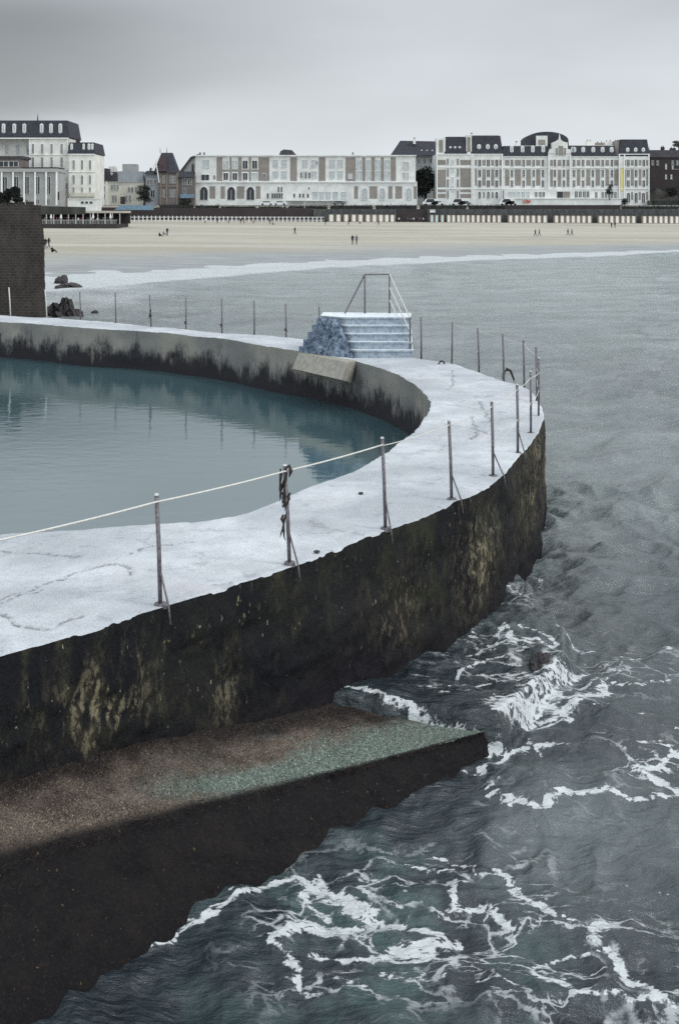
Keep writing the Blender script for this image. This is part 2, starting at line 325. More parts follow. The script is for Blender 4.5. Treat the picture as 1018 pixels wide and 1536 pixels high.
# a darker bank of cloud on the left
dk=wn('ShaderNodeMapRange'); dk.interpolation_type='SMOOTHSTEP'; nt.links.new(sp.outputs[0],dk.inputs[0])
for i,q in enumerate((.06,-.30,1,.46)): dk.inputs[i+1].default_value=q
dk2=wn('ShaderNodeMapRange'); dk2.interpolation_type='SMOOTHSTEP'; nzb=wn('ShaderNodeMath',operation='MULTIPLY_ADD'); nt.links.new(nz.outputs[0],nzb.inputs[0]); nzb.inputs[1].default_value=.16; nzs=wn('ShaderNodeMath',operation='SUBTRACT'); nt.links.new(sp.outputs[2],nzs.inputs[0]); nzs.inputs[1].default_value=.08; nt.links.new(nzs.outputs[0],nzb.inputs[2]); nt.links.new(nzb.outputs[0],dk2.inputs[0])
for i,q in enumerate((.055,.115,0,1)): dk2.inputs[i+1].default_value=q
def wm(op,a,b):
    n=wn('ShaderNodeMath',operation=op)
    for i,v in enumerate((a,b)):
        if isinstance(v,float): n.inputs[i].default_value=v
        else: nt.links.new(v,n.inputs[i])
    return n.outputs[0]
dk3=wn('ShaderNodeMapRange'); dk3.interpolation_type='SMOOTHSTEP'; nt.links.new(sp.outputs[2],dk3.inputs[0])  # bank cleared higher up so the pool reflects brighter sky
for i,q in enumerate((.15,.215,1,0)): dk3.inputs[i+1].default_value=q
bank=wm('ADD',1.0,wm('MULTIPLY',wm('SUBTRACT',dk.outputs[0],1.0),wm('MULTIPLY',dk2.outputs[0],dk3.outputs[0])))
bk=wn('ShaderNodeMapRange'); bk.interpolation_type='SMOOTHSTEP'; nt.links.new(sp.outputs[1],bk.inputs[0])  # unseen sky behind the camera, brightened to light the facades
for i,q in enumerate((.45,-.6,1,1.6)): bk.inputs[i+1].default_value=q
fac=wm('MULTIPLY',wm('MULTIPLY',wm('MULTIPLY',mr.outputs[0],bank),bk.outputs[0]),10.0)
vm=wn('ShaderNodeVectorMath',operation='SCALE'); nt.links.new(cr.outputs[0],vm.inputs[0]); nt.links.new(fac,vm.inputs['Scale'])
mx=wn('ShaderNodeMix',data_type='RGBA'); mx.inputs[0].default_value=.95; nt.links.new(sky.outputs[0],mx.inputs[6]); nt.links.new(vm.outputs[0],mx.inputs[7]); nt.links.new(mx.outputs[2],bg.inputs[0])

# ------------------------------------------------------------------ rim curves of the pool wall
def catmull(pts,step):
    pts=[np.array(p,float) for p in pts]; out=[]; idx=[]
    for i in range(len(pts)-1):
        p0=pts[max(i-1,0)];p1=pts[i];p2=pts[i+1];p3=pts[min(i+2,len(pts)-1)]; n=max(2,int(np.hypot(*(p2-p1))/step)); idx.append(len(out))
        for k in range(n):
            t=k/n; out.append(.5*((2*p1)+(-p0+p2)*t+(2*p0-5*p1+4*p2-p3)*t*t+(-p0+3*p1-3*p2+p3)*t**3))
    idx.append(len(out)); out.append(pts[-1]); return np.array(out),idx
dk_=lambda x,y: P(x,y,DECK)[:2]
OUT=[(-12,3.5),(-7.2,7.2),(-4.6,9.35)]+[dk_(*p) for p in [(0,982),(127,947),(254,907),(340,880),(439,847),(534,811),(600,787),(638,773),(684,751),(720,737),(753,713),(779,684),(799,661.8),(814,629),(814,617),(809,603),(799,590),(779,577.5),(758,571),(728,561),(702,553),(671.5,544),(620,536.6),(540,522),(454,509),(387,502),(330,499),(259,492),(194,486),(130,480),(0,473)]]+[(-20,48.6),(-45,54)]
INN=[(-18,12.6),(-12,13.3),(-7.5,14.05)]+[dk_(*p) for p in [(0,800),(100,795),(234,785),(340,777),(428,745),(475,725),(533,705),(577,680),(606,658),(621,647),(634,630),(643,614),(644,600),(634,587),(620.6,575),(604,565),(580,555),(554,547),(527,539),(500,535),(463,527.5),(430,524),(387,517),(330,507.6),(227,497),(130,492),(0,482)]]+[(-20,45.6),(-45,51)]
oc,oi=catmull(OUT,.03); ic,ii=catmull(INN,.03)
def arc(c): return np.concatenate([[0],np.cumsum(np.hypot(*np.diff(c,axis=0).T))])
oa=arc(oc); ia=arc(ic)
keys=[(0,0),(3,3),(7,7),(10,10),(13,12),(17,15),(21,17),(24,20),(26,23),(28,25),(31,27),(33,29),(34,30),(len(OUT)-1,len(INN)-1)]
keys=[k for k in keys if k[0]<len(OUT) and k[1]<len(INN)]
ka=[oa[oi[a]] for a,b in keys]; kb=[ia[ii[b]] for a,b in keys]
# samples along the outer rim, denser where the wall is near
s=[0.0]
while s[-1]<oa[-1]:
    y=np.interp(s[-1],oa,oc[:,1]); s.append(s[-1]+max(.022,.0021*abs(y)))
s=np.array(s); s[-1]=oa[-1]
ox=np.interp(s,oa,oc[:,0]); oy=np.interp(s,oa,oc[:,1]); si=np.interp(s,ka,kb); ix=np.interp(si,ia,ic[:,0]); iy=np.interp(si,ia,ic[:,1])
def normals(x,y):
    dx=np.gradient(x);dy=np.gradient(y);l=np.hypot(dx,dy)+1e-9; return dy/l,-dx/l
onx,ony=normals(ox,oy)         # outward (to the sea)
inx,iny=normals(ix,iy)         # on the inner rim this points to the sea side too
jag=(fbm(s*1.7,s*0+3,4)-.5)*.035+(fbm(s*9,s*0+8,3)-.5)*.022
jagi=(fbm(s*1.3,s*0+30,4)-.5)*.06+(fbm(s*8,s*0+8,3)-.5)*.03
OX=ox+onx*jag; OY=oy+ony*jag; IX=ix+inx*jagi; IY=iy+iny*jagi
pool_wall=thing('sea_pool_wall','curved concrete wall of the tidal bathing pool, white walkway on top and dark algae below','sea wall',(1.5,17,0))
NC=121; u=np.linspace(0,1,NC); u=.5-.5*np.cos(u*np.pi)*.15-.0*u+ (u-.5)*.85; u=(u-u[0])/(u[-1]-u[0])
X=OX[:,None]*(1-u)+IX[:,None]*u; Y=OY[:,None]*(1-u)+IY[:,None]*u
Z=DECK+(fbm(X*.6,Y*.6,4)-.5)*.07+(fbm(X*6+40,Y*6,4)-.5)*.022
dl=u[None,:]*np.hypot(OX-IX,OY-IY)[:,None]; Z-=(.010+.025*sstep(.6,.75,fbm(s*4,s*0,4))[:,None])*np.exp(-(dl/.03)**2)+.01*np.exp(-((np.hypot(OX-IX,OY-IY)[:,None]-dl)/.03)**2)
cracks=[[(0,898),(60,880),(110,860),(160,845),(190,843)],[(0,825),(60,829),(120,832)],[(0,922),(30,938),(75,944),(120,925)],[(185,845),(200,862)],[(709,632),(715,648),(706,660)],[(679,555),(678,577),(672,584)],[(650,606),(690,610),(760,620)],[(717,600),(730,625),(738,640)],[(708,625),(712,645),(735,652)],[(318,875),(345,872)],[(190,830),(230,818),(290,812)],[(0,905),(60,886)]]
ck=np.zeros(X.shape); wx=X+(fbm(X*5,Y*5,3)-.5)*.16; wy=Y+(fbm(X*5+9,Y*5,3)-.5)*.16
for c in cracks:
    d=seg_dist(wx,wy,[dk_(*p) for p in c]); ck=np.maximum(ck,np.exp(-(d/.022)**2))
Z-=ck*.02
grid_mesh('walkway',np.stack([X,Y,Z],-1).reshape(-1,3),len(s),NC,'whitewashed_concrete',{'crack':ck.ravel()},parent=pool_wall)
# outer face
zz=np.concatenate([np.linspace(0,.08,4),np.linspace(.12,1,70)]); NZ=len(zz)
Ztop=Z[:,0]; zb=-1.2
ZF=Ztop[:,None]*(1-zz)+zb*zz
bul=(fbm(s[:,None]*.8+0*zz,ZF*1.6+5,5,.6)-.5)*.22*sstep(0,.12,zz)[None,:]+.012*np.sqrt(zz)[None,:]+(fbm(s[:,None]*7+0*zz,ZF*3+5,3)-.5)*.035*sstep(0,.05,zz)[None,:]
XF=OX[:,None]+onx[:,None]*bul; YF=OY[:,None]+ony[:,None]*bul
pl=P(700,800,1.6); pale=np.exp(-((XF-2.0)/.35)**2)*np.exp(-((ZF-1.1)/.65)**2)*.8*(YF<18)+.45*sstep(2.4,3.4,XF)*sstep(.1,.9,ZF)*(YF<24)
pale+=.85*np.exp(-((XF+2.25)/.32)**2)*np.exp(-((ZF-1.35)/.45)**2)*(YF<14)*sstep(.42,.55,fbm(s[:,None]*5+0*zz,ZF*2.2,4)); pale+=.5*np.exp(-((XF+1.2)/.12)**2)*np.exp(-((ZF-1.0)/.35)**2)*(YF<14)+.45*np.exp(-((XF-.75)/.25)**2)*np.exp(-((ZF-1.0)/.5)**2)*(YF<17)
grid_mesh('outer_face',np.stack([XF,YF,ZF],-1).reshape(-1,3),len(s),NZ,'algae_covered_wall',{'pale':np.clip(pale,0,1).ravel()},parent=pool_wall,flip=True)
zz=np.linspace(0,1,24); ZF=Z[:,-1][:,None]*(1-zz)+.2*zz; bul=(fbm(si[:,None]*.9+0*zz,ZF*2+5,4)-.5)*.10*sstep(0,.15,zz)[None,:]
XF=IX[:,None]-inx[:,None]*bul; YF=IY[:,None]-iny[:,None]*bul
grid_mesh('inner_face',np.stack([XF,YF,ZF],-1).reshape(-1,3),len(s),24,'stained_concrete',parent=pool_wall)
# leaning slab on the inner face
a=Vector(P(449,528.6,2.19)); b=Vector(P(523,543.6,2.19)); n_=Vector((-.55,-.83,0))
m=MB(); th=[a+n_*.02,b+n_*.02,b+n_*.34+Vector((0,0,-.42)),a+n_*.34+Vector((0,0,-.42))]; bk=[a-n_*.4,b-n_*.4,b-n_*.1+Vector((0,0,-.55)),a-n_*.1+Vector((0,0,-.55))]
m.add(th+bk,[(0,1,2,3),(7,6,5,4),(0,4,5,1),(1,5,6,2),(2,6,7,3),(3,7,4,0)]); m.build('sloping_slab','concrete_slab',pool_wall)

# ledge at the foot of the wall: wall line, top edge, foot line
LW=[(-7.2,7.2,1.5),(-4.6,9.35,1.25),(-3.0,10.6,1.12),(-1.78,11.94,.88),(-.56,13.3,.56),(.41,14.5,.30),(1.35,16.0,-.02),(2.26,17.6,-.1),(3.0,19.6,-.2),(3.6,21.5,-.3)]
E_=lambda x,y,z:P(x,y,z)
LE=[(-6.0,6.2,1.35),(-4.2,8.2,1.15),E_(0,1266,1.0),E_(190,1222,.85),E_(415,1172,.55),E_(565,1138,.40),E_(745,1092,.26),(2.30,14.75,-.08),(3.5,18.2,-.6),(4.6,21.2,-.5)]
LF=[(-5.4,5.3,0),(-3.7,7.3,0),(-2.25,8.45,0),E_(180,1484,0),E_(430,1322,0),E_(575,1232,0),(1.80,13.45,0),(2.55,14.4,-.5),(4.2,17.8,-.8),(5.2,21.0,-.6)]
def c3(pts,n=620):
    pts=np.array(pts,float); t=np.arange(len(pts)); tt=np.linspace(0,len(pts)-1,n); out=[]
    for v in tt:
        i=min(int(v),len(pts)-2); f=v-i; p0=pts[max(i-1,0)];p1=pts[i];p2=pts[i+1];p3=pts[min(i+2,len(pts)-1)]
        out.append(.5*((2*p1)+(-p0+p2)*f+(2*p0-5*p1+4*p2-p3)*f*f+(-p0+3*p1-3*p2+p3)*f**3))
    return np.array(out)
A,B,C=c3(LW),c3(LE),c3(LF); A2=A.copy()
inn=A-B; inn[:,2]=0; inn/=np.linalg.norm(inn,axis=1)[:,None]; A0=A+inn*.6
rows=[]; topm=[]; cr_=[]
for i in range(620):
    r=[];tp=[]
    for k in range(46):
        f=k/45; p=A0[i]*(1-f)+B[i]*f; r.append(p); tp.append(1.0)
    for k in range(1,9):     # rounded shoulder
        f=k/8; q=B[i]+(C[i]-B[i])*.16*f; q=q+np.array([0,0,.07*math.sin(f*math.pi*.5)*(1-f)]); r.append(q); tp.append(max(0,1-f*2.2))
    for k in range(1,31):
        f=k/30; p=B[i]+(C[i]-B[i])*(.16+.84*f); 
        r.append(p); tp.append(0)
    for k in range(1,6): r.append(C[i]+(C[i]-B[i])*np.array([.3,.3,0])*k/5+np.array([0,0,-.22*k])); tp.append(0)
    rows.append(r); topm.append(tp)
R=np.array(rows); TM=np.array(topm); nr,nc=TM.shape
nn=(fbm(R[...,0]*1.6,R[...,1]*1.6+R[...,2]*1.6,5,.6)-.5)*.16+(fbm(R[...,0]*9,R[...,1]*9+R[...,2]*7,4,.6)-.5)*.06
R[...,2]+=nn*np.where(TM>.5,.5,.2); dr=-inn[:,None,:]*(nn*np.where(TM>.5,0,.9))[...,None]; R+=dr
Xp=CX+R[...,0]*F/R[...,1]; Yp=HY+(CZ-R[...,2])*F/R[...,1]
# green weed grows along the outer half of the seaward part
across=np.tile(np.concatenate([np.arange(46)/45,np.ones(nc-46)]),(nr,1))
along=R[...,0]
cen=.93-.16*sstep(-.9,-1.9,along)
green=np.clip(sstep(-2.0,-1.2,along)*np.exp(-((across-cen)/(.10+.20*sstep(-1.2,.6,along)))**2)*1.1+(fbm(R[...,0]*5,R[...,1]*5,5,.65)-.5)*1.9*sstep(-2.0,-1.2,along)*(across>.3),0,1)
green=np.maximum(green,.55*sstep(.2,.35,across)*sstep(.65,.45,across)*sstep(-2.6,-1.6,along)*0)
ledge=thing('rock_ledge','low concrete ledge at the wall foot, carpeted with brown and green seaweed','ledge',(-.5,11.5,0))
grid_mesh('ledge_body',R.reshape(-1,3),nr,nc,'seaweed_covered_ledge',{'top':TM.ravel(),'green':green.ravel(),'shade_and_wet':(sstep(.80,.32,across+(fbm(R[...,0]*2.5,R[...,1]*2.5,4)-.5)*.6)*.9).ravel()},parent=ledge,flip=True)
# short weed turf on the top of the ledge (stuff)
t=mat('weed_turf'); g=t.attr('green'); rn=t.attr('rnd'); dk=t.attr('dark')
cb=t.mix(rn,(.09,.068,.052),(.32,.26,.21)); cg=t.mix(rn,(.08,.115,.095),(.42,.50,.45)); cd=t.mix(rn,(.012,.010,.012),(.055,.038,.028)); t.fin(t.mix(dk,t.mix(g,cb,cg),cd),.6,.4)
N=90000; rng=np.random.RandomState(5)
ri=rng.randint(40,nr-150,N); ci=(8+rng.rand(N)*44).astype(int)
fu=rng.rand(N)[:,None]; cj=np.minimum(ci+1,nc-1); base=R[ri,ci]*(1-fu)+R[ri,cj]*fu; base=base+(R[ri+1,ci]-R[ri,ci])*rng.rand(N)[:,None]; gg=green[ri,ci]; tm=TM[ri,ci]
nz_=fbm(base[:,0]*2.5,base[:,1]*2.5,4)
dark=np.clip(1-tm,0,1); dark=np.maximum(dark,sstep(.80,.32,across[ri,ci]+(nz_-.5)*.6)*.95)  # turf darkens on the sides, and near the wall by painted shade
keep=(base[:,2]>.04)&(base[:,1]<15.2); base=base[keep]; gg=gg[keep]; dark=dark[keep]; sd_=(tm<.5)[keep]; N=len(base)
ang=rng.rand(N)*6.28; ln=(.004+.009*rng.rand(N))*np.where(sd_,.3,1); wd=.003+.005*rng.rand(N); flow=(fbm(base[:,0]*4,base[:,1]*4,3)-.5)*.08
lean=rng.normal(0,.012,(N,2))+np.stack([flow*.3,flow*.3],1); iv=inn[ri[keep]][:,:2]; wd=wd*1.2
tx=np.cos(ang)*wd; ty=np.sin(ang)*wd
V=np.empty((N,3,3)); V[:,0]=base+np.stack([tx,ty,-.003+0*tx],1); V[:,1]=base-np.stack([tx,ty,.003+0*tx],1); V[:,2]=base+np.concatenate([lean,ln[:,None]],1)
me=bpy.data.meshes.new('weed_turf'); me.vertices.add(N*3); me.vertices.foreach_set('co',V.astype(np.float32).ravel()); me.loops.add(N*3); me.loops.foreach_set('vertex_index',np.arange(N*3,dtype=np.int32)); me.polygons.add(N); me.polygons.foreach_set('loop_start',np.arange(N,dtype=np.int32)*3); me.polygons.foreach_set('loop_total',np.full(N,3,np.int32)); me.update(calc_edges=True)
for k,a in (('green',np.repeat(gg,3)),('dark',np.repeat(dark,3)),('rnd',np.repeat(rng.rand(N)**1.6,3))): me.attributes.new(k,'FLOAT','POINT').data.foreach_set('value',a.astype(np.float32))
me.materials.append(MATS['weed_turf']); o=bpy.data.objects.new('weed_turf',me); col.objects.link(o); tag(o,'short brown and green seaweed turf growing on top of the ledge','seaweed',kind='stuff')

# ------------------------------------------------------------------ pool water and the seabed under it
poly=np.concatenate([ic[::6]+0,[[-45,51]],[[-45,13]]]);
# push the outline into the wall so no gap shows
m=MB(); n=len(ic[::6]); nx_,ny_=normals(ic[::6][:,0],ic[::6][:,1]); q=ic[::6]+np.stack([nx_,ny_],1)*.25
pts=[(a,b,.9) for a,b in q]+[(-45,13,.9)]; m.add(pts,[tuple(range(len(pts)))]); o=m.build('pool_water','pool_water'); tag(o,kind='structure')

# ------------------------------------------------------------------ sea
rowsY=[4.0]
while rowsY[-1]<330: rowsY.append(rowsY[-1]*(1.0034 if 8<rowsY[-1]<26 else 1.0075))
ry=np.array(rowsY)
k0=np.linspace(-.36,.36,520); kside=np.geomspace(.42,9,26); ks=np.concatenate([-kside[::-1],k0,kside])
Yg=np.repeat(ry[:,None],len(ks),1); Xg=ry[:,None]*ks[None,:]
cell=Yg*np.where((Yg>8)&(Yg<26),.0034,.0075)
H=np.zeros_like(Xg); rr=np.random.RandomState(11)
wx=Xg+(fbm(Xg*.35,Yg*.35,3)-.5)*1.0; wy=Yg+(fbm(Xg*.35+50,Yg*.35,3)-.5)*1.0
for i in range(72):
    lam=.20*(40**(i/71)); th=math.radians(200+rr.normal(0,42)); k=2*math.pi/lam; ph=rr.rand()*6.28
    w=np.clip((lam/cell-3)/3,0,1); amp=.0050*lam**.8*(1.0 if lam<2 else .45)
    H+=w*amp*(1-2*np.abs(np.sin(.5*(k*(wx*math.cos(th)+wy*math.sin(th))+ph)))**1.2+.25)
H*=.55+.9*vnoise(Xg*.13,Yg*.13)
for sc_,am_ in ((.45,.12),(1.0,.10),(2.1,.058),(4.3,.022),(8.8,.006)):
    for q_ in (0,1):
        an_=.5+q_*1.1+sc_; xr_=(wx*math.cos(an_)+wy*math.sin(an_))*sc_*1.0; yr_=(-wx*math.sin(an_)+wy*math.cos(an_))*sc_*.62
        H+=np.clip((1/sc_/cell-2.5)/3,0,1)*am_*.75*((1-np.abs(2*vnoise(xr_+31*q_,yr_+7)-1))**1.5-.45)
H+= (fbm(Xg*.9,Yg*1.3,5,.55)-.5)*.14*sstep(26,12,Yg)
H*=1+.7*sstep(13,24,Yg)
# shoreline as a function of bearing
ysh=np.array([412,405,396,387,381,375,370]); xsh=np.array([80,250,400,600,800,1018,1500]); Dsh=F*6.1/(ysh-HY); ash=(xsh-CX)/F
ylo=np.array([448,444,427,406,396,388,381]); xlo=np.array([80,150,300,500,700,900,1018]); Dlo=F*6.1/(ylo-HY); alo=(xlo-CX)/F
def Ds(a): return np.interp(a,ash,Dsh)
aa=Xg/Yg; ds=Ds(aa); dlo=np.interp(aa,alo,Dlo)
# wash over the ledge
wash=[P(505,1050,.42)[:2]+(.45,),P(560,1050,.38)[:2]+(.38,),P(620,1040,.27)[:2]+(.27,),P(600,1070,.36)[:2]+(.37,),P(680,1078,.3)[:2]+(.38,),P(660,1030,.15)[:2]+(.22,),P(738,1085,.3)[:2]+(.37,),P(740,1040,.15)[:2]+(.24,),P(700,1000,.1)[:2]+(.20,),P(780,1000,.1)[:2]+(.24,),P(760,950,.1)[:2]+(.22,),P(820,975,.1)[:2]+(.20,)]
near=(Yg<30)&(Xg>-6)&(Xg<12); xs=Xg[near]; ys=Yg[near]
cxw=np.array(wash); d2=(xs[:,None]-cxw[:,0])**2+(ys[:,None]-cxw[:,1])**2; wt=1/(d2+.02)**1.5; zw=(wt*cxw[:,2]).sum(1)/wt.sum(1)+.05
def inpoly(x,y,poly):
    r=np.zeros(x.shape,bool); n=len(poly)
    for i in range(n):
        x1,y1=poly[i];x2,y2=poly[(i+1)%n]; c=((y1>y)!=(y2>y))&(x<(x2-x1)*(y-y1)/(y2-y1+1e-12)+x1); r^=c
    return r
wp=[P(490,1056,.42)[:2],P(600,1074,.33)[:2],P(700,1094,.3)[:2],P(750,1099,.28)[:2],P(800,1062,.1)[:2],P(850,1010,.1)[:2],P(850,970,.05)[:2],P(800,920,0)[:2],P(760,860,0)[:2],(2.2,18.5),(.9,16.2),(.2,15.0),(-.4,14.4)]
pd=seg_dist(xs,ys,wp+[wp[0]]); ins=inpoly(xs,ys,wp); sg=np.where(ins,pd,-pd); wm_=sstep(-.12,.07,sg)
turb=(fbm(xs*2.2,ys*2.2,5,.55)-.5)*.30+(fbm(xs*6,ys*6,3)-.5)*.06
hn=H[near]*(1-.3*wm_)+wm_*(zw+turb*.45*sstep(13.6,15,ys))+.3*turb*sstep(2.2,.3,np.abs(sg))*(1-wm_)
H[near]=hn
lines=[([(497,1054),(540,1059),(600,1073),(650,1081),(700,1087),(740,1092)],.05,.34,1.35),
([(748,1103),(785,1090),(820,1060),(848,1030)],.24,0.05,.74),([(770,1106),(830,1090),(880,1062),(905,1045)],.12,0,1),([(742,1094),(775,1080),(800,1060)],.10,.2,.9),([(790,1100),(850,1075),(900,1050)],.22,0,.5),([(800,1045),(850,1028),(870,1015)],.10,.05,.8),([(745,1108),(800,1110),(850,1095)],.06,0,.8),
([(715,1165),(745,1150),(770,1135),(800,1128),(845,1131)],.05,0,1),([(800,1120),(818,1140)],.03,0,.8),([(690,1165),(722,1172)],.035,0,.8),
([(730,1200),(742,1188),(768,1186)],.035,0,.8),([(742,1212),(770,1222),(800,1224),(850,1215),(890,1220),(930,1210),(975,1212),(1018,1205)],.055,0,1),
([(960,1168),(1000,1155),(1018,1140)],.08,0,1),([(985,1172),(1018,1198)],.09,0,1),([(962,1130),(1018,1135)],.05,0,.7),([(985,1105),(1018,1108)],.04,0,.7),
([(160,1470),(250,1430),(300,1400),(350,1365),(400,1340),(440,1325),(480,1330),(520,1350),(570,1372),(620,1392),(690,1405),(640,1430),(580,1442),(530,1450),(480,1440)],.055,0,1.05),
([(440,1330),(470,1336),(510,1352),(560,1366),(600,1385)],.07,0,.9),([(480,1335),(470,1360),(505,1378)],.04,0,.9),([(415,1425),(440,1402),(500,1390),(570,1385)],.05,0,1),([(417,1420),(440,1462),(475,1500)],.05,0,.9),([(600,1425),(660,1418)],.09,0,1),([(500,1480),(560,1500)],.05,0,.6),
([(620,1308),(650,1320),(682,1322)],.03,0,.85),([(657,1295),(700,1310),(716,1322)],.03,0,.9),([(678,1335),(682,1360),(740,1372),(762,1402)],.045,0,1),([(738,1308),(772,1335),(780,1350)],.035,0,.9),([(787,1350),(805,1370),(825,1388)],.05,0,1),([(850,1388),(885,1400),(905,1405)],.045,0,1),([(885,1418),(920,1440),(935,1470),(975,1490),(1010,1500)],.06,0,1),([(780,1468),(830,1455),(870,1445),(895,1442)],.035,0,.9),([(800,1475),(840,1490),(900,1500),(960,1512),(1018,1505)],.045,0,.95),([(940,1340),(1018,1368)],.03,0,.5),([(720,1480),(760,1492),(800,1510)],.03,0,.8),([(560,1468),(620,1475),(700,1470)],.03,0,.7),
([(768,952),(800,958),(822,968),(833,978),(785,975)],.045,.18,1),([(735,970),(760,960),(775,977),(802,984),(838,976)],.045,.18,1),([(840,966),(880,984),(935,982),(1000,990)],.05,.05,.85),([(700,1003),(735,986),(752,958)],.03,.15,.9),([(685,1037),(710,1014),(762,1004),(792,990)],.03,.15,.95),([(640,1055),(700,1046),(760,1040),(800,1030)],.03,.2,.9),([(660,1066),(740,1062)],.025,.2,.8),([(745,893),(757,915),(792,932)],.035,.02,.9),([(783,862),(817,886)],.03,0,.8),([(900,1008),(937,1022)],.035,0,.8),([(845,1048),(900,1035),(945,1042),(1000,1035)],.05,0,.8),([(735,905),(725,940),(700,985)],.05,.05,.7),([(812,792),(800,830),(770,855),(748,885)],.06,0,.45),([(868,1125),(910,1118)],.04,0,.6),([(890,1080),(960,1085)],.03,0,.5),([(880,985),(860,1000),(905,1015),(960,1000)],.03,0,.6)]
foam=np.zeros(Xg.shape); f=np.zeros(xs.shape)
wxs=xs+(fbm(xs*3,ys*3,4)-.5)*.30; wys=ys+(fbm(xs*3+70,ys*3,4)-.5)*.34; wxs=wxs+(fbm(xs*11,ys*11,4)-.5)*.10; wys=wys+(fbm(xs*11+30,ys*11,4)-.5)*.10
for pts,w,z,a in lines:
    d=seg_dist(wxs,wys,[P(x,y,z)[:2] for x,y in pts]); f=np.maximum(f,a*1.12*np.exp(-(d/(w*1.05))**2))
foam[near]=f
lc=np.zeros(xs.shape)
for cx_,cy_,r_,a in ((560,1400,1.3,1.0),(720,1340,1.0,.8),(850,1440,1.2,.9),(970,1480,1.0,.7),(760,1030,1.2,1.0),(830,1040,1.0,.9),(930,1010,1.4,.6),(450,1480,1.0,.45),(900,1200,1.5,.4),(980,1160,.9,.8),(700,1200,.8,.5),(760,930,.7,.7),(620,1060,.6,.8)):
    p=P(cx_,cy_,0); lc=np.maximum(lc,a*np.exp(-(np.hypot(xs-p[0],ys-p[1])/r_)**2))
lace=np.zeros(Xg.shape); lace[near]=lc
# breaker band on the beach
band=sstep(-6,6,Yg-dlo-(fbm(Xg*.05,Yg*.05,4)-.5)*26)*(1)
mid=(Yg-dlo)/(ds-dlo+1e-6); foam=np.maximum(foam,band*sstep(0,.15,mid)*(.72+.55*fbm(Xg*.10,Yg*.35,5,.6))*sstep(1.4,1.0,mid))
H+=.25*np.exp(-((mid-.12)/.12)**2)*(Yg>60)*sstep(20,50,ds-0*Yg)
lp=np.array(P(120,450,0)[:2]); dd=np.hypot((Xg-lp[0])/8,(Yg-lp[1])/26); foam=np.maximum(foam,np.exp(-dd**2)*(.2+.8*fbm(Xg*.4,Yg*.2,4)))
lp=np.array(P(130,425,0)[:2]); dd=np.hypot((Xg-lp[0])/10,(Yg-lp[1])/26); foam=np.maximum(foam,np.exp(-dd**2)*(.35+.6*fbm(Xg*.3,Yg*.15,4)))
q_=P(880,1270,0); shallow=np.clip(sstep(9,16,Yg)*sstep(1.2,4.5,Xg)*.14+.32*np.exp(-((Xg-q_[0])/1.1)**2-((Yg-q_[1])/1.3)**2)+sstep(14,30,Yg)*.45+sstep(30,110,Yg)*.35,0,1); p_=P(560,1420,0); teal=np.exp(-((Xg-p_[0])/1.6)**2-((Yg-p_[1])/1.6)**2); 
H=np.where(Yg>ds+6,-.15-.01*(Yg-ds),H)
# keep sea under the pool floor inside the pool
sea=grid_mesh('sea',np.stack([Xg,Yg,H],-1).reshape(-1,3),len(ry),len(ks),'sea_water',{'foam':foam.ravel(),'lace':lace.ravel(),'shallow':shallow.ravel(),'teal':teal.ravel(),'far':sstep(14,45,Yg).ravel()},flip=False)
tag(sea,kind='structure')
# ------------------------------------------------------------------ beach and ground
by=np.concatenate([np.linspace(70,404,241),[404.2,411.2,411.4,430,700,4000,8000]]); kb_=np.concatenate([np.linspace(-3,-.42,12),np.linspace(-.40,.40,170),np.linspace(.42,3,12)])
Yb=np.repeat(by[:,None],len(kb_),1); Xb=by[:,None]*kb_[None,:]; 
db=Yb-Ds(np.clip(Xb/Yb,-.24,.6)); Zb=np.clip(db*.0134,-1.5,9)+(fbm(Xb*.03,Yb*.12,4)-.5)*.25*sstep(0,25,db)+(fbm(Xb*.6,Yb*.6,3)-.5)*.10*sstep(5,40,db)
Zb=np.where(Yb>404.1,7.0,Zb); Zb=np.where(Yb>411.3,8.6,Zb); wet=sstep(55,10,db+(fbm(Xb*.02,Yb*.05,4)-.5)*50)
o=grid_mesh('beach_ground',np.stack([Xb,Yb,Zb],-1).reshape(-1,3),len(by),len(kb_),'beach_sand',{'wet':wet.ravel()}); tag(o,kind='structure'); o.name='beach'
def beach_z(x,D):
    return float(np.clip((D-Ds(np.clip(x/D,-.24,.6)))*.0134,-1.5,9))

# ------------------------------------------------------------------ stairs
st=thing('concrete_stairs','blue and white stepped block with a rough stone flank, on the far walkway','stairs',(1,33,DECK))
zk=lambda k: DECK+.205*k-(.03 if k==0 else 0)
for k in range(5):
    L=(-1.07+.125*k,33.9-.06*k); Rr=(.47-.085*k,32.4+.20*k)
    m=MB(); pol=[(L[0]+.06,L[1]+.1),(Rr[0]+.02,Rr[1]),(1.97-.01*k,Rr[1]),(2.05,34.6),(-.95+.12*k,34.9)]
    m.prism(pol,zk(k)-(.0 if k else .25),zk(k+1)-.045); o_=.025
    m.prism([(pol[0][0]-o_,pol[0][1]),(pol[1][0]-o_,pol[1][1]-o_),(pol[2][0]+o_,pol[2][1]-o_),(pol[3][0]+o_,pol[3][1]),(pol[4][0],pol[4][1]+o_)],zk(k+1)-.045,zk(k+1)); m.build('step','pale_blue_step_lit_top',st)
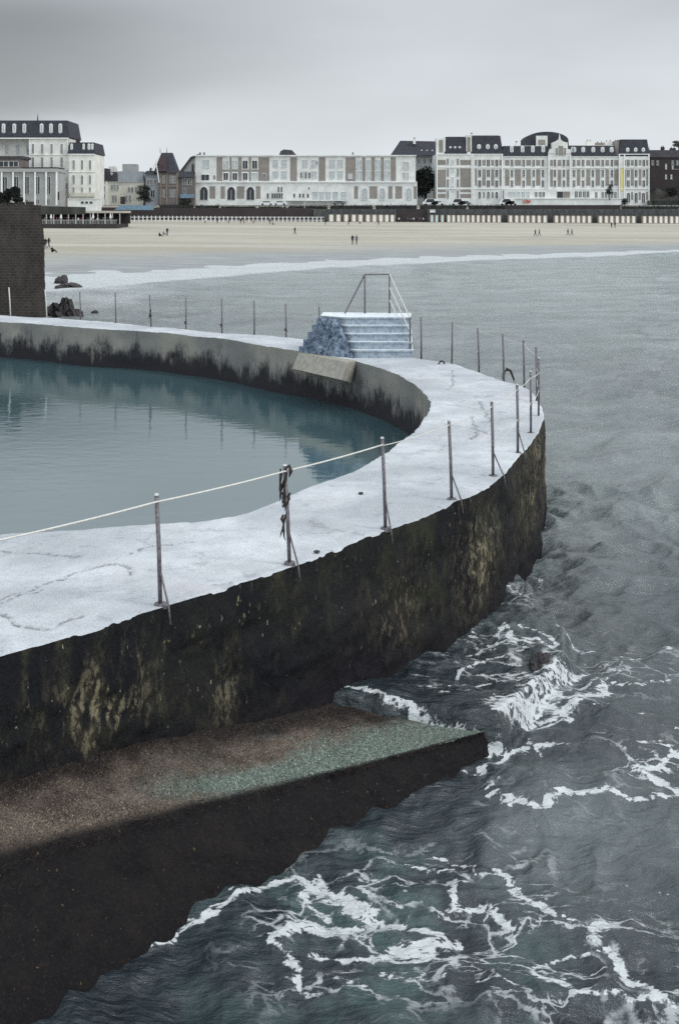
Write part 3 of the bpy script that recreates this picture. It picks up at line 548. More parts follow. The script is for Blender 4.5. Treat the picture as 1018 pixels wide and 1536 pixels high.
# rough stone flank: a displaced sheet with a stepped left side
nu,nv=70,60; V=[]
for j in range(nv):
    f=j/(nv-1)*4.93; k=min(int(f),4); fr=f-k
    La=(-1.07+.125*k,33.9-.06*k); Ra=(.47-.085*f,32.4+.19*f)
    for i in range(nu):
        w=i/(nu-1); x=La[0]*(1-w)+Ra[0]*w; y=La[1]*(1-w)+Ra[1]*w; z=DECK-.03+.205*f
        d=(float(fbm(np.array([x*7.]),np.array([z*5+y]),5,.6)[0])-.5)*.30*math.sin(math.pi*min(1,max(0,w)))**.35
        y2=y-.13+.0*f; V.append((x-.07-d*.7,y2-d*.7,z))
grid_mesh('stone_flank',np.array(V),nv,nu,'rough_blue_stone',parent=st,smooth=False)
m=MB(); rp=.026
def wp_(x,y,z): return P(x,y,z)
tz=DECK+.205*5
pa=Vector(((547-CX)*34.5/F,34.5,tz)); pb=Vector(((584-CX)*34.5/F,34.5,tz)); up=Vector((0,0,1.12))
hr=thing('stair_handrail','steel pipe handrail framing the top of the blue and white stairs','handrail',tuple(pa))
for p in (pa,pb): MB().tube([p-Vector((0,0,.05)),p+up],rp).build('post','galvanised_pipe',hr,smooth=True)
MB().tube([pa+up,pb+up],rp*.85).build('top_rail','galvanised_pipe',hr)
MB().tube([pa+up,Vector(((517-CX)*34.4/F,34.4,tz))],rp*.9).build('brace','galvanised_pipe',hr)
pc=Vector(((614.8-CX)*32.6/F,32.6,DECK)); MB().tube([pc,pc+Vector((0,0,1.07))],rp).build('post','galvanised_pipe',hr)
for dz in (0,.38,.74): MB().tube([pb+up-Vector((0,0,dz)),pc+Vector((0,0,1.05-dz*.95))],.018).build('side_rail','pale_pipe',hr)

# ------------------------------------------------------------------ railing posts and ropes
posts=[ # top x,y, base x,y, pipe label bits, brace?
((235,742),(241,907),'nearest rusty railing post, with a leaning brace, at the left of the walkway',1),
((427,698),(434.5,845),'railing post draped with dark dried seaweed, second from the left in front',2),
((573,657),(578,793),'tall pale-topped railing post with a brace, third from the left in front',1),
((673,631),(677,749),'railing post over the middle of the curving dark wall, fourth from the left in front',1),
((737,602),(739,714),'railing post just left of the tip with a brace hanging over the edge',1),
((775,577),(776,680),'railing post close to the right edge of the white walkway, before the tip',1),
((795,557),(795.5,650),'slim railing post behind the nearer ones at the tip, rope crossing it',0),
((807.5,537),(807,625),'outermost post, standing at the very tip of the walkway on the right',0),
((803.5,521),(804.5,600),'post just behind the outermost one at the tip of the walkway',0),
((784.5,510),(785.5,580),'first post past the tip, on the far seaward side of the bend',0),
((753.5,501),(755,570),'post with a dark bent metal hook at its foot on the far bend',0),
((716,492),(718,557),'bare leaning post above the far side of the bend',0),
((678,483),(677,545),'bare post right of the stairs, beside the small iron mooring ring',0),
((631,476),(631.4,537),'bare post immediately right of the stair handrail',0),
((478.5,460),(479,513),'short post showing behind the left end of the stairs',0),
((428.5,456),(429,506),'far post with a dark knot hanging low, nearest left of the stairs',3),
((381,451),(381.5,501),'thin far post, second left of the stairs',0),
((332.6,448),(333,499),'thin far post, third left of the stairs',3),
((279,447),(279,494),'far post with a small collar near its foot, fourth left of the stairs',3),
((224.5,442),(227,489.5),'far post wrapped in dark weed and leaning slightly left',4),
((173.2,439),(174,484.5),'thin dark far post standing against the pale surf',0),
((120,438),(121.5,479.5),'dark far post close to the black rocks beside the stone tower',0),
((68,434),(71,476.5),'pale post standing against the right corner of the dark stone tower',5),
((13.8,431),(16.5,474),'pale post in front of the dark stone tower, leftmost of all',5)]
tops=[]; GP='railing posts round the sea pool walkway'
for (tx_,ty_),(bx,by_),lab,kind in posts:
    b=Vector(P(bx,by_,DECK)); D=b.y; far=D>24; hgt=CZ-(ty_-HY)*D/F-DECK; t_=Vector(((tx_-CX)*D/F,D,DECK+hgt))
    if by_<516 or (by_<600 and bx<120): pass
    o=thing('railing_post',lab,'post',(b.x,b.y,DECK),GP)
    r=.021 if not far else .023; mt='pale_pipe' if kind==5 else 'galvanised_pipe'
    if kind==1 or kind==2: r=.022
    MB().tube([b-Vector((0,0,.08)),b.lerp(t_,.5)+Vector((.004,0,0)),t_],r,10).build('pole',mt,o,smooth=True)
    if not far:
        MB().tube([t_-Vector((0,0,.005)),t_+Vector((0,0,.012))],[r*1.12,r*.9],10).build('pole_cap','pale_pipe',o)
        MB().tube([b-Vector((0,0,.03)),b+Vector((0,0,.018))],[.07,.062],10).build('base_plate','galvanised_pipe',o)
    if kind in (1,2):
        j=int(np.argmin(np.hypot(ox-b.x,oy-b.y))); on=Vector((onx[j],ony[j],0)); e_=Vector((ox[j],oy[j],DECK))+on*.05
        MB().tube([b.lerp(t_,.30)+on*.02,e_+Vector((0,0,.01)),e_+on*.03+Vector((0,0,-.17))],.011,8).build('brace','galvanised_pipe',o,smooth=True)
    def strand(p,l,w):
        pts=[];q=Vector(p)
        for i in range(6): pts.append(q.copy()); q=q+Vector((random.uniform(-.025,.02),random.uniform(-.02,.02),-l/5))
        MB().tube(pts,[w,w*1.4,w*.7,w*1.2,w*.8,w*.2],6).build('weed_strand','weed',o,smooth=True)
    if kind==2:
        for i in range(10): strand(b.lerp(t_,random.choice((.97,.93,.72,.5)))+Vector((random.uniform(-.06,.05),random.uniform(-.03,.01),0)),random.uniform(.15,.45),random.uniform(.008,.018))
        MB().tube([t_+Vector((.0,-.02,-.04)),t_+Vector((.05,-.02,0)),t_+Vector((.07,-.02,-.06)),t_+Vector((.05,-.02,-.13))],[.012,.02,.024,.005],7).build('weed_strand','weed',o)
    if kind==4:
        for i in range(4): strand(b.lerp(t_,random.choice((.55,.45,.4))),.35,.022)
    if kind==3: strand(b.lerp(t_,.25)+Vector((-.03,0,0)),.12,.035)
    tops.append((b,t_))
def rope(idx,fr,label,sag=.03,r=.011):
    pts=[]
    for i,f_ in zip(idx,fr):
        if i=='L': p=Vector((-3.12,10.3,DECK+1.05))
        else: p=tops[i][0].lerp(tops[i][1],f_)+Vector((0,-.03,0))
        if pts:
            a=pts[-1].copy()
            for k in range(1,8): t=k/8; q=a.lerp(p,t); q.z-=sag*4*t*(1-t); pts.append(q)
        pts.append(p)
    o=MB().tube(pts,r,7).build('rope','rope',loc=tuple(pts[0]),smooth=True); tag(o,label,'rope')
rope(['L',0,1,2],[0,.94,.945,.93],'thick white rope strung along the nearest posts, over the pool',.012,.0095)
rope([2,3,4,5,6,7,8],[.92,.95,.93,.93,.9,.75,.6],'thin pale rope along the post tops around the tip',.02,.006)
rope([4,5,6,7,8],[.42,.5,.5,.45,.4],'thin sagging rope at half post height around the tip',.05,.005)
rope([9,8],[.92,.85],'short rope end between the two posts past the tip',.03,.006)
rope([12,11,10,9],[.95,.95,.93,.92],'hair-thin wire along the post tops of the far bend',.02,.0035)
# bent hook, mooring ring
b=Vector(P(757,569,DECK)); o=MB().tube([b+Vector((-.05,0,.0)),b+Vector((-.03,0,.16)),b+Vector((.04,0,.24)),b+Vector((.13,0,.2)),b+Vector((.2,.02,.02)),b+Vector((.22,.02,-.05))],[.02,.035,.045,.03,.022,.012],8).build('metal_hook','weed',loc=tuple(b),smooth=True); tag(o,'dark bent metal hook wrapped in weed at the walkway edge, far bend','hook')
b=Vector(P(662,546,DECK)); o=MB().tube([b+Vector((math.cos(t)*.075,0,math.sin(t)*.085-.01)) for t in [i*math.pi/8 for i in range(9)]],.022,8).build('mooring_ring','weed',loc=tuple(b),smooth=True); tag(o,'small black iron mooring hoop lying on the walkway right of the stairs','mooring ring')
for (x,y,lab) in ((541,741,'small dark pebble on the white walkway between the second and third post'),(475,829,'dark pebble at the walkway edge above the dark wall')):
    b=P(x,y,DECK); bm=bmesh.new(); bmesh.ops.create_icosphere(bm,subdivisions=2,radius=.03,matrix=Matrix.Translation((0,0,.012))@Matrix.Diagonal((1.3,.9,.6,1)))
    me=bpy.data.meshes.new('pebble'); bm.to_mesh(me); bm.free(); me.materials.append(MATS['rock_black']); o=bpy.data.objects.new('pebble',me); o.location=b; col.objects.link(o); tag(o,lab,'pebble')

# ------------------------------------------------------------------ rocks
def rock(b,sx,sy,sz,seed,label,group=None,sub=5):
    bm=bmesh.new(); bmesh.ops.create_icosphere(bm,subdivisions=sub,radius=1); rn=np.random.RandomState(seed)
    offs=rn.rand(3)*50
    co=np.array([v.co for v in bm.verts]); n1=fbm(co[:,0]*1.1+offs[0]+co[:,2]*.7,co[:,1]*1.1+offs[1]-co[:,2]*.9,5,.6)
    n2=np.abs(fbm(co[:,0]*2.2+offs[2]+co[:,2],co[:,1]*2.2+co[:,2]*1.5,4)-.5)*2
    k=.62+.95*(n1-.25)-.25*n2
    for v,q in zip(bm.verts,k): v.co=Vector((v.co.x*sx*q,v.co.y*sy*q,(v.co.z*q)*sz))
    me=bpy.data.meshes.new('rock'); bm.to_mesh(me); bm.free(); me.materials.append(MATS['rock_black']); o=bpy.data.objects.new('rock',me); o.location=b; col.objects.link(o); tag(o,label,'rock',group); return o
G='black rocks at the foot of the tower'
rock(P(102,474,0),.6,.9,1.15,1,'tall pointed black rock beside the tower foot, behind the far walkway',G)
rock(P(112,476,0),.6,.8,.6,2,'low black rock against the right side of the tall pointed rock',G)
rock(P(84,472,0),.7,.9,.75,3,'broad black rock leaning against the tower foot',G)
rock(P(88,476,0),.5,.7,.45,8,'small rock below the broad one at the tower foot',G)
rock(P(142,470,0),.30,.5,.25,4,'small rock awash alone in the foam right of the pointed rock',G)
rock(P(102,432,0),1.2,1.8,.6,5,'flat dark rock in the surf beyond the tower',G); rock(P(91,425,0),.7,1,.8,6,'small jagged rock in the surf nearest the tower wall',G)
bq=P(812,1018,.16); rock(bq,.26,.3,.30,9,'dark wet rock breaking the foam off the ledge tip','rocks off the ledge tip'); rock(P(838,978,0),.14,.2,.13,10,'small wet rock in the churning water beyond the foaming one','rocks off the ledge tip')

# ------------------------------------------------------------------ stone tower / quay wall on the left
D0=66.0
def Tw(x,y): return W(x,y,D0)
tb=Tw(79,480); tt=Tw(61,308)
tower=thing('stone_tower','tall dark battered stone bastion at the left edge beyond the pool','tower',(-24,68,0))
m=MB(); zt=tt[2]; xr=tt[0]; xb=tb[0]
vs=[(-45,D0-1.2,-1.5),(xb+.15,D0-1.2,-1.5),(xb+.15,D0+14,-1.5),(-45,D0+14,-1.5),(-45,D0,zt),(xr,D0,zt),(xr,D0+12,zt),(-45,D0+12,zt)]
V=[];n1,n2=60,44
for j in range(n2):
    f=j/(n2-1)
    for i in range(n1):
        # front then return side
        if i<44:
            w=i/43; x=-45*(1-w)+(xb+(xr-xb)*f)*w; y=D0-1.2*(1-f)
        else:
            w=(i-43)/16; x=(xb+(xr-xb)*f)*(1+.215*w); y=D0-1.2*(1-f)+w*13
        z=-1.2+(zt+1.2)*f; d=(float(vnoise(np.array([x*1.1]),np.array([z*1.2+y])) [0])-.5)*.22
        V.append((x+d*(1 if i>40 else .3),y+d,z+(d*.6 if j==n2-1 else 0)))
grid_mesh('wall',np.array(V),n2,n1,'tower_stone',parent=tower)
MB().box(-45,xr-.15,D0+.1,D0+12.5,zt-.5,zt-.03).build('top','earth',tower)
for i in range(9):
    x=-20.8+.52*i*1.0+random.uniform(-.1,.1)
    if x<xr-.4: MB().box(x,x+.33,D0+.15,D0+.6,zt-.05,zt+.16+random.uniform(0,.06)).build('coping_stone','tower_stone',tower)

# ------------------------------------------------------------------ vegetation
def leaves(clumps,size,n,matname,name,parent,seed=0):
    rn=np.random.RandomState(seed); V=[];Fc=[]
    tot=sum(c[3]*c[4]*c[5] for c in clumps)**1.0
    for (cx,cy,cz,rx,ry_,rz) in clumps:
        k=max(8,int(n*(rx*ry_*rz)/tot))
        d=rn.normal(size=(k,3)); d/=np.linalg.norm(d,axis=1)[:,None]; rr_=rn.rand(k)**.4*(.8+.35*rn.rand(k))
        for q,r1 in zip(d,rr_):
            p=np.array([cx,cy,cz])+q*r1*np.array([rx,ry_,rz]); a=rn.normal(size=3); a/=np.linalg.norm(a); b_=np.cross(a,rn.normal(size=3)); b_/=np.linalg.norm(b_); s_=size*(.6+.8*rn.rand()); o_=len(V)
            V+= [p-a*s_,p-b_*s_*.5,p+a*s_,p+b_*s_*.5]; Fc.append((o_,o_+1,o_+2,o_+3))
    m=MB(); m.v=[tuple(v) for v in V]; m.f=Fc; m.m=[0]*len(Fc); return m.build(name,matname,parent)
def tree(x0,x1,yt,yb,D,label,cat='tree',matn='leaf_dark',n=1500,seed=0,name='tree',group=None,trunk=True):
    a=W(x0,yb,D); c=W(x1,yt,D); wx_=(c[0]-a[0]); hz=c[2]-a[2]; bx=(a[0]+c[0])/2; rn=np.random.RandomState(seed)
    o=thing(name,label,cat,(bx,D,a[2]),group)
    lo=.22 if trunk else .05
    cl=[(bx,D,a[2]+hz*.6,wx_*.33,wx_*.33,hz*.3)]
    for i in range(10):
        zz_=a[2]+hz*(lo+(1-lo)*rn.rand()*.82+.05); hw=wx_*.5*(1-.45*((zz_-a[2])/hz)**2); cl.append((bx+rn.uniform(-1,1)*hw*.68,D+rn.uniform(-1,1)*hw*.6,zz_,wx_*.2,wx_*.2,hz*.13))
    leaves(cl,max(.12,wx_*.05),n,matn,'crown',o,seed)
    if trunk:
        m=MB().tube([(bx,D,a[2]-.3),(bx+.1,D,a[2]+hz*.35),(bx,D,a[2]+hz*.75)],[wx_*.06,wx_*.045,wx_*.015],8)
        for i in range(4): an=i*1.7; m.tube([(bx,D,a[2]+hz*(.3+.08*i)),(bx+math.cos(an)*wx_*.3,D+math.sin(an)*wx_*.3,a[2]+hz*(.55+.08*i))],[wx_*.03,wx_*.008],6)
        m.build('trunk','bark',o)
    return o
for i,(x0,x1,yt,lab) in enumerate(((-12,12,288,'dark shrub on the tower top, cut by the left edge'),(4,20,283,'dark bushy shrub on the tower top, leftmost of those fully in view'),(15,34,279,'dark shrub with a tall tip on top of the tower'))):
    tree(x0,x1,yt,311,D0+1.5,lab,'shrub','leaf_dark',900,20+i,'shrub','shrubs on top of the dark stone tower',trunk=True)

# ------------------------------------------------------------------ buildings
class Bld:
    def __init__(s,name,label,cat,x0,x1,yb,D,depth=14):
        s.D=D; s.dep=depth; a=W((x0+x1)/2,yb,D); s.t=thing(name,label,cat,(a[0],D,a[2])); s.yb=yb
    def X(s,x): return (x-CX)*s.D/F
    def Zz(s,y): return CZ-(y-HY)*s.D/F
    def box(s,name,m,x0,x1,y0,y1,proud=0.0,depth=None,parent=None):
        depth=depth if depth is not None else s.dep
        return MB().box(s.X(x0),s.X(x1),s.D-proud,s.D-proud+depth,s.Zz(y1),s.Zz(y0)).build(name,m,parent or s.t)
    def panel(s,name,m,x0,x1,y0,y1,proud=.06): return s.box(name,m,x0,x1,y0,y1,proud,proud+.05)
    def win(s,x,y0,y1,w=2.6,pane='glass_dark',arch=False,proud=.0,fr=.8,frm='frame_white',bars=True,name='window',sill=True):
        w=w*1.22; x0,x1=x-w/2,x+w/2; p=s.D/F; f=fr*p*.55; X0,X1,Z0,Z1=s.X(x0),s.X(x1),s.Zz(y1),s.Zz(y0); d=s.D-proud; m=MB()
        m.use(frm)
        m.box(X0-f,X0,d-.16,d+.02,Z0,Z1); m.box(X1,X1+f,d-.16,d+.02,Z0,Z1)
        if arch:
            R_=(X1-X0)/2; cx_=(X0+X1)/2; outl=[(cx_+math.cos(t)*(R_+f),Z1-.01+math.sin(t)*(R_+f)*.95) for t in [i*math.pi/8 for i in range(9)]]; m.xprism(outl,d-.14,d+.02)
            m.use(pane); m.xprism([(cx_+math.cos(t)*R_*.85,Z1+math.sin(t)*R_*.8) for t in [i*math.pi/8 for i in range(9)]],d-.165,d-.13)
        else: m.use(frm); m.box(X0-f,X1+f,d-.17,d+.02,Z1,Z1+f)
        m.use(frm); m.box(X0-f,X1+f,d-.22 if sill else d-.16,d+.02,Z0-f*.6,Z0)
        if bars: m.box((X0+X1)/2-.05,(X0+X1)/2+.05,d-.12,d,Z0,Z1); 
        m.use(pane); m.box(X0,X1,d-.07,d+.03,Z0,Z1)
        return m.build(name,None,s.t)
    def mansard(s,name,m,x0,x1,yt,ye,inset=3,depth=None,ov=.4):
        dz=depth if depth else s.dep; p=s.D/F
        return MB().frustum(s.X(x0)-ov,s.X(x1)+ov,s.D-ov,s.D+dz+ov,s.Zz(ye),s.Zz(yt),inset*p,inset*p).build(name,m,s.t)
    def dormer(s,x,y0,y1,w=3.4,pane='glass_pale',parent=None):
        p=s.D/F; X0,X1,Z0,Z1=s.X(x-w/2),s.X(x+w/2),s.Zz(y1),s.Zz(y0); m=MB().use('frame_white'); m.box(X0,X1,s.D-.15,s.D+1.6,Z0,Z1)
        m.xprism([(X0-.12,Z1),(X1+.12,Z1),((X0+X1)/2,Z1+.45)],s.D-.22,s.D+1.6)
        m.use(pane); m.box(X0+.28,X1-.28,s.D-.19,s.D-.1,Z0+.2,Z1-.2); m.build('dormer_window',None,s.t)
    def chimney(s,x0,x1,yt,yb,m='brown_brick_wall',at=.5,dep=1.6):
        y=s.D+s.dep*at; k=y/s.D; b=MB().use(m); b.box((x0-CX)*y/F,(x1-CX)*y/F,y,y+dep,CZ-(yb-HY)*y/F,CZ-(yt-HY)*y/F)
        b.use('dark_roof')
        for q in (.25,.75):
            xx=((x0+(x1-x0)*q)-CX)*y/F; zt_=CZ-(yt-HY)*y/F; b.tube([(xx,y+dep/2,zt_-.05),(xx,y+dep/2,zt_+.5)],.16,6)
        b.build('chimney',None,s.t)
    def cornice(s,x0,x1,y,h=1.0,proud=.35,m='frame_white'): s.box('cornice',m,x0-.4,x1+.4,y-h/2,y+h/2,proud,proud+.5)

BY=430.0
# 1 grand hotel, far left
b=Bld('hotel_building','tall cream hotel with dark mansard roof and white dormers, furthest left on the shore','building',-70,103,308,400,18)
b.box('wall','cream_wall',-70,44,207,312,-4.0,14); b.box('wall','cream_wall',44,103,207,312)
b.mansard('roof','slate_roof',-70,103,180.5,206,4); b.cornice(-70,103,207.5,1.8,.5)
MB().tube([W(57,181,408),W(57,171,408)],[.25,.05],6).build('finial','slate_roof',b.t)
for x in (-10,6,22,37,63,77,91): b.dormer(x,187,204.5,5.2)
for x in (50,64,78,93): b.win(x,216,230,2.4); b.win(x,236,251,2.4)
for x in (64,78): b.win(x,261,280,2.4,fr=.6)
b.win(93,264,274,5,arch=True); b.win(93,281,290,5,pane='glass_dark')
for x in (6,22,38): 
    o=b.win(x,216,230,4,'glass_pale',proud=-4)
    b.win(x,237,250,4,'glass_pale',proud=-4)
for x in (40,): b.win(x,222,231,5,proud=-4)
for y in (232.5,256): b.cornice(44,103,y,.7,.2,'cream_wall')
b.box('corner_pilaster','frame_white',44,46.2,207,308,.2,.5); b.box('corner_pilaster','frame_white',101,103,207,308,.2,.5)
b.box('balcony','grey_wall',85,101,275,279,1.2,1.3)
# 2 right wing of it
b=Bld('hotel_wing','lower cream wing with a dark mansard roof, attached right of the tall cream hotel','building',103,145,318,398,16)
b.box('wall','cream_wall',103.2,142.5,231,318); b.mansard('roof','slate_roof',103.5,142,213.5,230.5,3); b.cornice(103.4,142.4,231.5,1.5,.4)
for x,w in ((108,3.4),(126,3),(134,4),(139,3)): b.dormer(x,217,229.5,w)
b.chimney(114,119,208.5,230,'dark_brick_wall',.15)
for x in (111,123.5,135.5):
    b.win(x,240.5,254,2.4); b.win(x,263,276,2.4,'glass_dark'); b.win(x,281,288,2.0,'glass_dark')
b.cornice(103.4,142.4,258,.7,.2,'cream_wall'); b.box('balustrade','cream2_wall',106,142,289,295,.8,.9)
b=Bld('beach_kiosk','low white kiosk with three small dark windows under the cream hotel wing','building',103,145,318,380,8)
b.box('wall','white_wall',102,145,299,317); b.box('roof','white_wall',101.5,145.5,298,299,.3,8.6)
for x in (124,130.5,137): b.win(x,302.2,305.5,3.6,fr=.3,bars=False)
# 3 colonnaded building
b=Bld('casino_building','low grey building with tall white columns, in front of the cream hotel','building',-70,86,308,385,12)
b.box('wall','grey_wall',-70,86,257,310); b.box('attic','villa_brick_wall',-70,32,238,253,0,10); b.box('roof','dark_roof',-70,34,234,238,.6,11.5)
b.box('entablature','grey_wall',-70,87,253,258,.9,12.5); b.box('flat_roof','dark_roof',-70,85.5,250.5,253,-1,10)
for x in (-12,6,21): b.win(x,242,250,11,fr=.8)
for x in (4,21,37.5,54,70.5,86): 
    b.box('column','frame_white',x-1.1,x+1.1,258,308,.85,.5)
for x in (-6,8,25,41,57,73): b.win(x,265,291,5.2,fr=.7)
for x in (8,25,41,57,73): b.win(x,299,306,3.4,fr=.4)
b.panel('door','red_roof',86.5,89.5,288,300,-.01)
# 4 small houses
b=Bld('white_house','narrow white house front beside the cream hotel wing','building',145,160,308,425,12)
b.box('wall','white_wall',145.5,160,271,310); b.mansard('roof','slate_roof',145,160,252.5,271,1)
for y in (267,279,290): b.win(156,y,y+8,3,fr=.8)
b.win(148.5,262,270,2.4,fr=.8)
b=Bld('grey_roofed_house','cream house with a broad grey roof and square rooftop box','building',160,216,308,428,14)
b.box('wall','cream2_wall',160,216,272,310); b.mansard('roof','dark_roof',160,176,258,272,1.4,12); b.mansard('roof','grey_blue_wall',176,214,257,273,2,13)
b.box('rooftop_box','grey_wall',181.5,202,245.5,259,-3,6); b.box('rooftop_box','cream_wall',160.5,170,249,258,-3,5)
b.dormer(168,260.5,268,4); 
for x in (168.5,172.5,177): b.win(x,277,285,2)
for x in (194,198.5,205): b.win(x,281,288,2.4,fr=.4)
for x in (170,174,190,195): b.win(x,293,303,2.2,fr=.5)
b.panel('door','red_roof',181,188,295,306); b.cornice(160,216,273,.8,.3,'cream_wall')
# 5 villa
b=Bld('brick_villa','brick villa with a steep pointed slate roof flanked by lower wings','building',218,291,310,424,14)
b.box('wall','villa_brick_wall',238,268,258,312); b.box('wing','grey_blue_wall',218,238,261,312,-1,11); b.box('wing','villa_brick_wall',268,291,266,312,-1,11)
p=b.D/F; X=b.X; Zq=b.Zz
MB().frustum(X(231),X(266),b.D-.8,b.D+9,Zq(259),Zq(228.5),9.5*p,3.6).build('roof','slate_roof',b.t)
MB().frustum(X(238),X(250),b.D-1.1,b.D+1,Zq(257),Zq(234),2.5*p,.3).build('roof_facet','red_roof',b.t)
for x in (240.5,250.5): MB().tube([W(x,229,b.D+3),W(x,221,b.D+3)],[.15,.03],6).build('finial','slate_roof',b.t)
MB().tube([W(228,256,b.D-1.3),W(237,238,b.D-1.3)],.25,6).build('barge_board','frame_white',b.t); MB().tube([W(234,242,b.D-1.4),W(239,274,b.D-1.4)],.2,6).build('barge_board','frame_white',b.t)
MB().frustum(X(217),X(239),b.D-.5,b.D+11,Zq(261),Zq(256),1.5*p,2).build('roof','slate_roof',b.t); MB().frustum(X(267),X(291),b.D-.5,b.D+11,Zq(266),Zq(257),2.5*p,2).build('roof','slate_roof',b.t)
b.chimney(224.5,227.5,253.5,258,'dark_brick_wall',.2); b.chimney(272,275,256,262,'dark_brick_wall',.2)
b.chimney(287.5,290.5,247,262,'dark_brick_wall',.1)
for x in (245.5,257,261.5): b.win(x,264,275,2.4,fr=.6); b.win(x,285,296,2.4,fr=.5)
for x in (222.5,227,232.5): b.win(x,269,277,3,fr=.8,proud=-1)
b.win(228.5,285,296,4.5,fr=.6,proud=-1)
for x in (276.5,284): b.win(x,268,277,4,fr=.9,proud=-1)
b.win(276,283,291,4,fr=.5,proud=-1); b.cornice(238,268,279.5,1,.3,'ochre_wall'); b.box('awning','awning_blue',271,291,291.5,297,1.5,2)
for x in (241,250,266): b.box('pilaster','ochre_wall',x-.8,x+.8,259,310,.2,.4)
# 6 long white building
b=Bld('long_apartment_building','long low white apartment block with brown wall bands and a flat roof','building',291,625,306,430,16)
b.box('wall','white_wall',293,623,234.5,272.6); b.box('ground_storey','white_wall',291.5,625,273,308,1.0,17); b.cornice(292,624.5,273.2,1.3,1.5); b.box('roof','white_wall',292.5,624,232.6,234.4,.6,17)
for x0,x1 in ((325,333.6),(344.6,347.6),(357.5,362.5),(373.5,376.5),(387.5,404),(435.2,445.4),(478,488),(518,533),(543,547.6),(556.4,562),(571,575.4),(585.6,593.5)): b.panel('brown_panel','brown_brick_wall',x0,x1,236,271.5)
for x0,x1 in ((334,344),(348,357),(363,373),(377,387)): b.panel('brown_panel','brown_brick_wall',x0,x1,254.5,257.5)
for x in (338.8,352.5): b.win(x,241,253,7,'glass_pale',bars=True,fr=.5)
for x in (367.8,382): b.win(x,241,253,6,fr=.7)
for x in (338.8,352.5,367.8): b.win(x,259.5,270,5.5,fr=.8)
b.win(382,259.5,270,7,'glass_pale',fr=.5); b.win(396,260.5,266,3.4,fr=.9); b.win(525,261,268,4.5,'glass_pale',fr=.8)
for x in (538,552,566.3,580.5): b.win(x,240.5,254,6.8,'glass_pale',fr=.5); b.win(x,257,270.5,6.8,'glass_pale',fr=.5)
b.win(308,262,270.5,9.5,fr=.6); b.win(322,263,269,2.5,fr=.4); b.win(309,240,252,8,'glass_pale',fr=.6); b.win(608,243,254,8,'glass_pale'); b.win(608,259,270,8,'glass_pale')
for x in (413,426,457,471,498,510): b.win(x,240,251,6.5,'glass_pale',fr=.5); b.win(x,257,268,6.5,'glass_pale',fr=.5)
b.win(475.3,242,246.5,2,fr=.3)
for x in (452,458,464): b.win(x,258.5,267.5,2.6,fr=.6)
for x0,x1 in ((315,323.5),(331.5,338),(355.5,367),(384,391)): b.box('brown_panel','brown_brick_wall',x0,x1,279.5,298,1.05,.12)
for x0,x1 in ((531,536.6),(553.7,565.3),(581.8,588),(592.6,602.6),(620,624)): b.box('brown_panel','brown_brick_wall',x0,x1,279.5,298,1.05,.12)
for x in (306.5,347.3,376): b.win(x,285,300,9.4,'glass_dark',arch=True,proud=1,fr=.8)
for x in (546.5,573,613): b.win(x,285,300,6.6,'glass_pale',arch=True,proud=1,fr=.9)
for x in (402,409,412.5,416,419.5,423): b.win(x,290,297.5,2.0,fr=.4,proud=1,bars=False)
for x in (418,422.5): b.win(x,280.5,288,1.8,fr=.4,proud=1,bars=False)
for x in (441.5,450,455,462): b.win(x,290.5,296.5,2.0,fr=.4,proud=1,bars=False)
b.win(463.5,281,284,1.4,fr=.3,proud=1,bars=False)
for x in (472,482,492,503,515): b.win(x,288,299,6,'glass_pale',fr=.5,proud=1)
b.box('canopy','white_wall',430,520,300,301.6,3,3)
m=MB().xprism([(W(419,0,440)[0],W(0,233,440)[2]),(W(421,0,440)[0],W(0,227,440)[2]),(W(426,0,440)[0],W(0,224.5,440)[2]),(W(438,0,440)[0],W(0,225.5,440)[2]),(W(445,0,440)[0],W(0,233,440)[2])],438,444); m.build('roof_hut','dark_roof',b.t)
for x in (300,306,529): b.chimney(x-1.2,x+1.2,230.5,233,'brown_brick_wall',.3)
b=Bld('gabled_house','pale house whose sloping gable shows behind the left end of the long white block','building',272,300,300,452,10)
MB().xprism([(W(268,0,452)[0],W(0,262,452)[2]),(W(287,0,452)[0],W(0,237,452)[2]),(W(301,0,452)[0],W(0,232,452)[2]),(W(310,0,452)[0],W(0,236,452)[2]),(W(310,0,452)[0],W(0,308,452)[2]),(W(268,0,452)[0],W(0,308,452)[2])],452,462).build('wall','grey_wall',b.t)
MB().tube([W(267,263,451.5),W(287,236.5,451.5),W(301,231.5,451.5)],.45,6).build('barge_board','dark_roof',b.t)
# 7 dark roofed house
b=Bld('dark_roofed_house','pale house with a big dark hipped roof, behind the dark ivy-clad tree','building',588,657,306,462,12)
b.box('wall','grey_wall',590,657,232,310)
MB().add and None
A_=lambda x,y,D: W(x,y,D)
m=MB(); vs=[A_(585.5,233,460),A_(658,233,460),(W(658,0,460)[0],474,W(0,233,460)[2]),(W(585.5,0,460)[0],474,W(0,233,460)[2]),A_(600,211,466),A_(656,212,466)]
m.add(vs,[(0,1,5,4),(1,2,5),(2,3,4,5),(3,0,4),(3,2,1,0)]); m.build('roof','slate_roof',b.t); b.chimney(619.5,623,208,216,'cream_wall',.1)
for x in (628,636,645): b.win(x,238,245,3,'glass_dark',fr=.6)
for i,x in enumerate((632,640,648)): b.dormer(x,226,231,2)
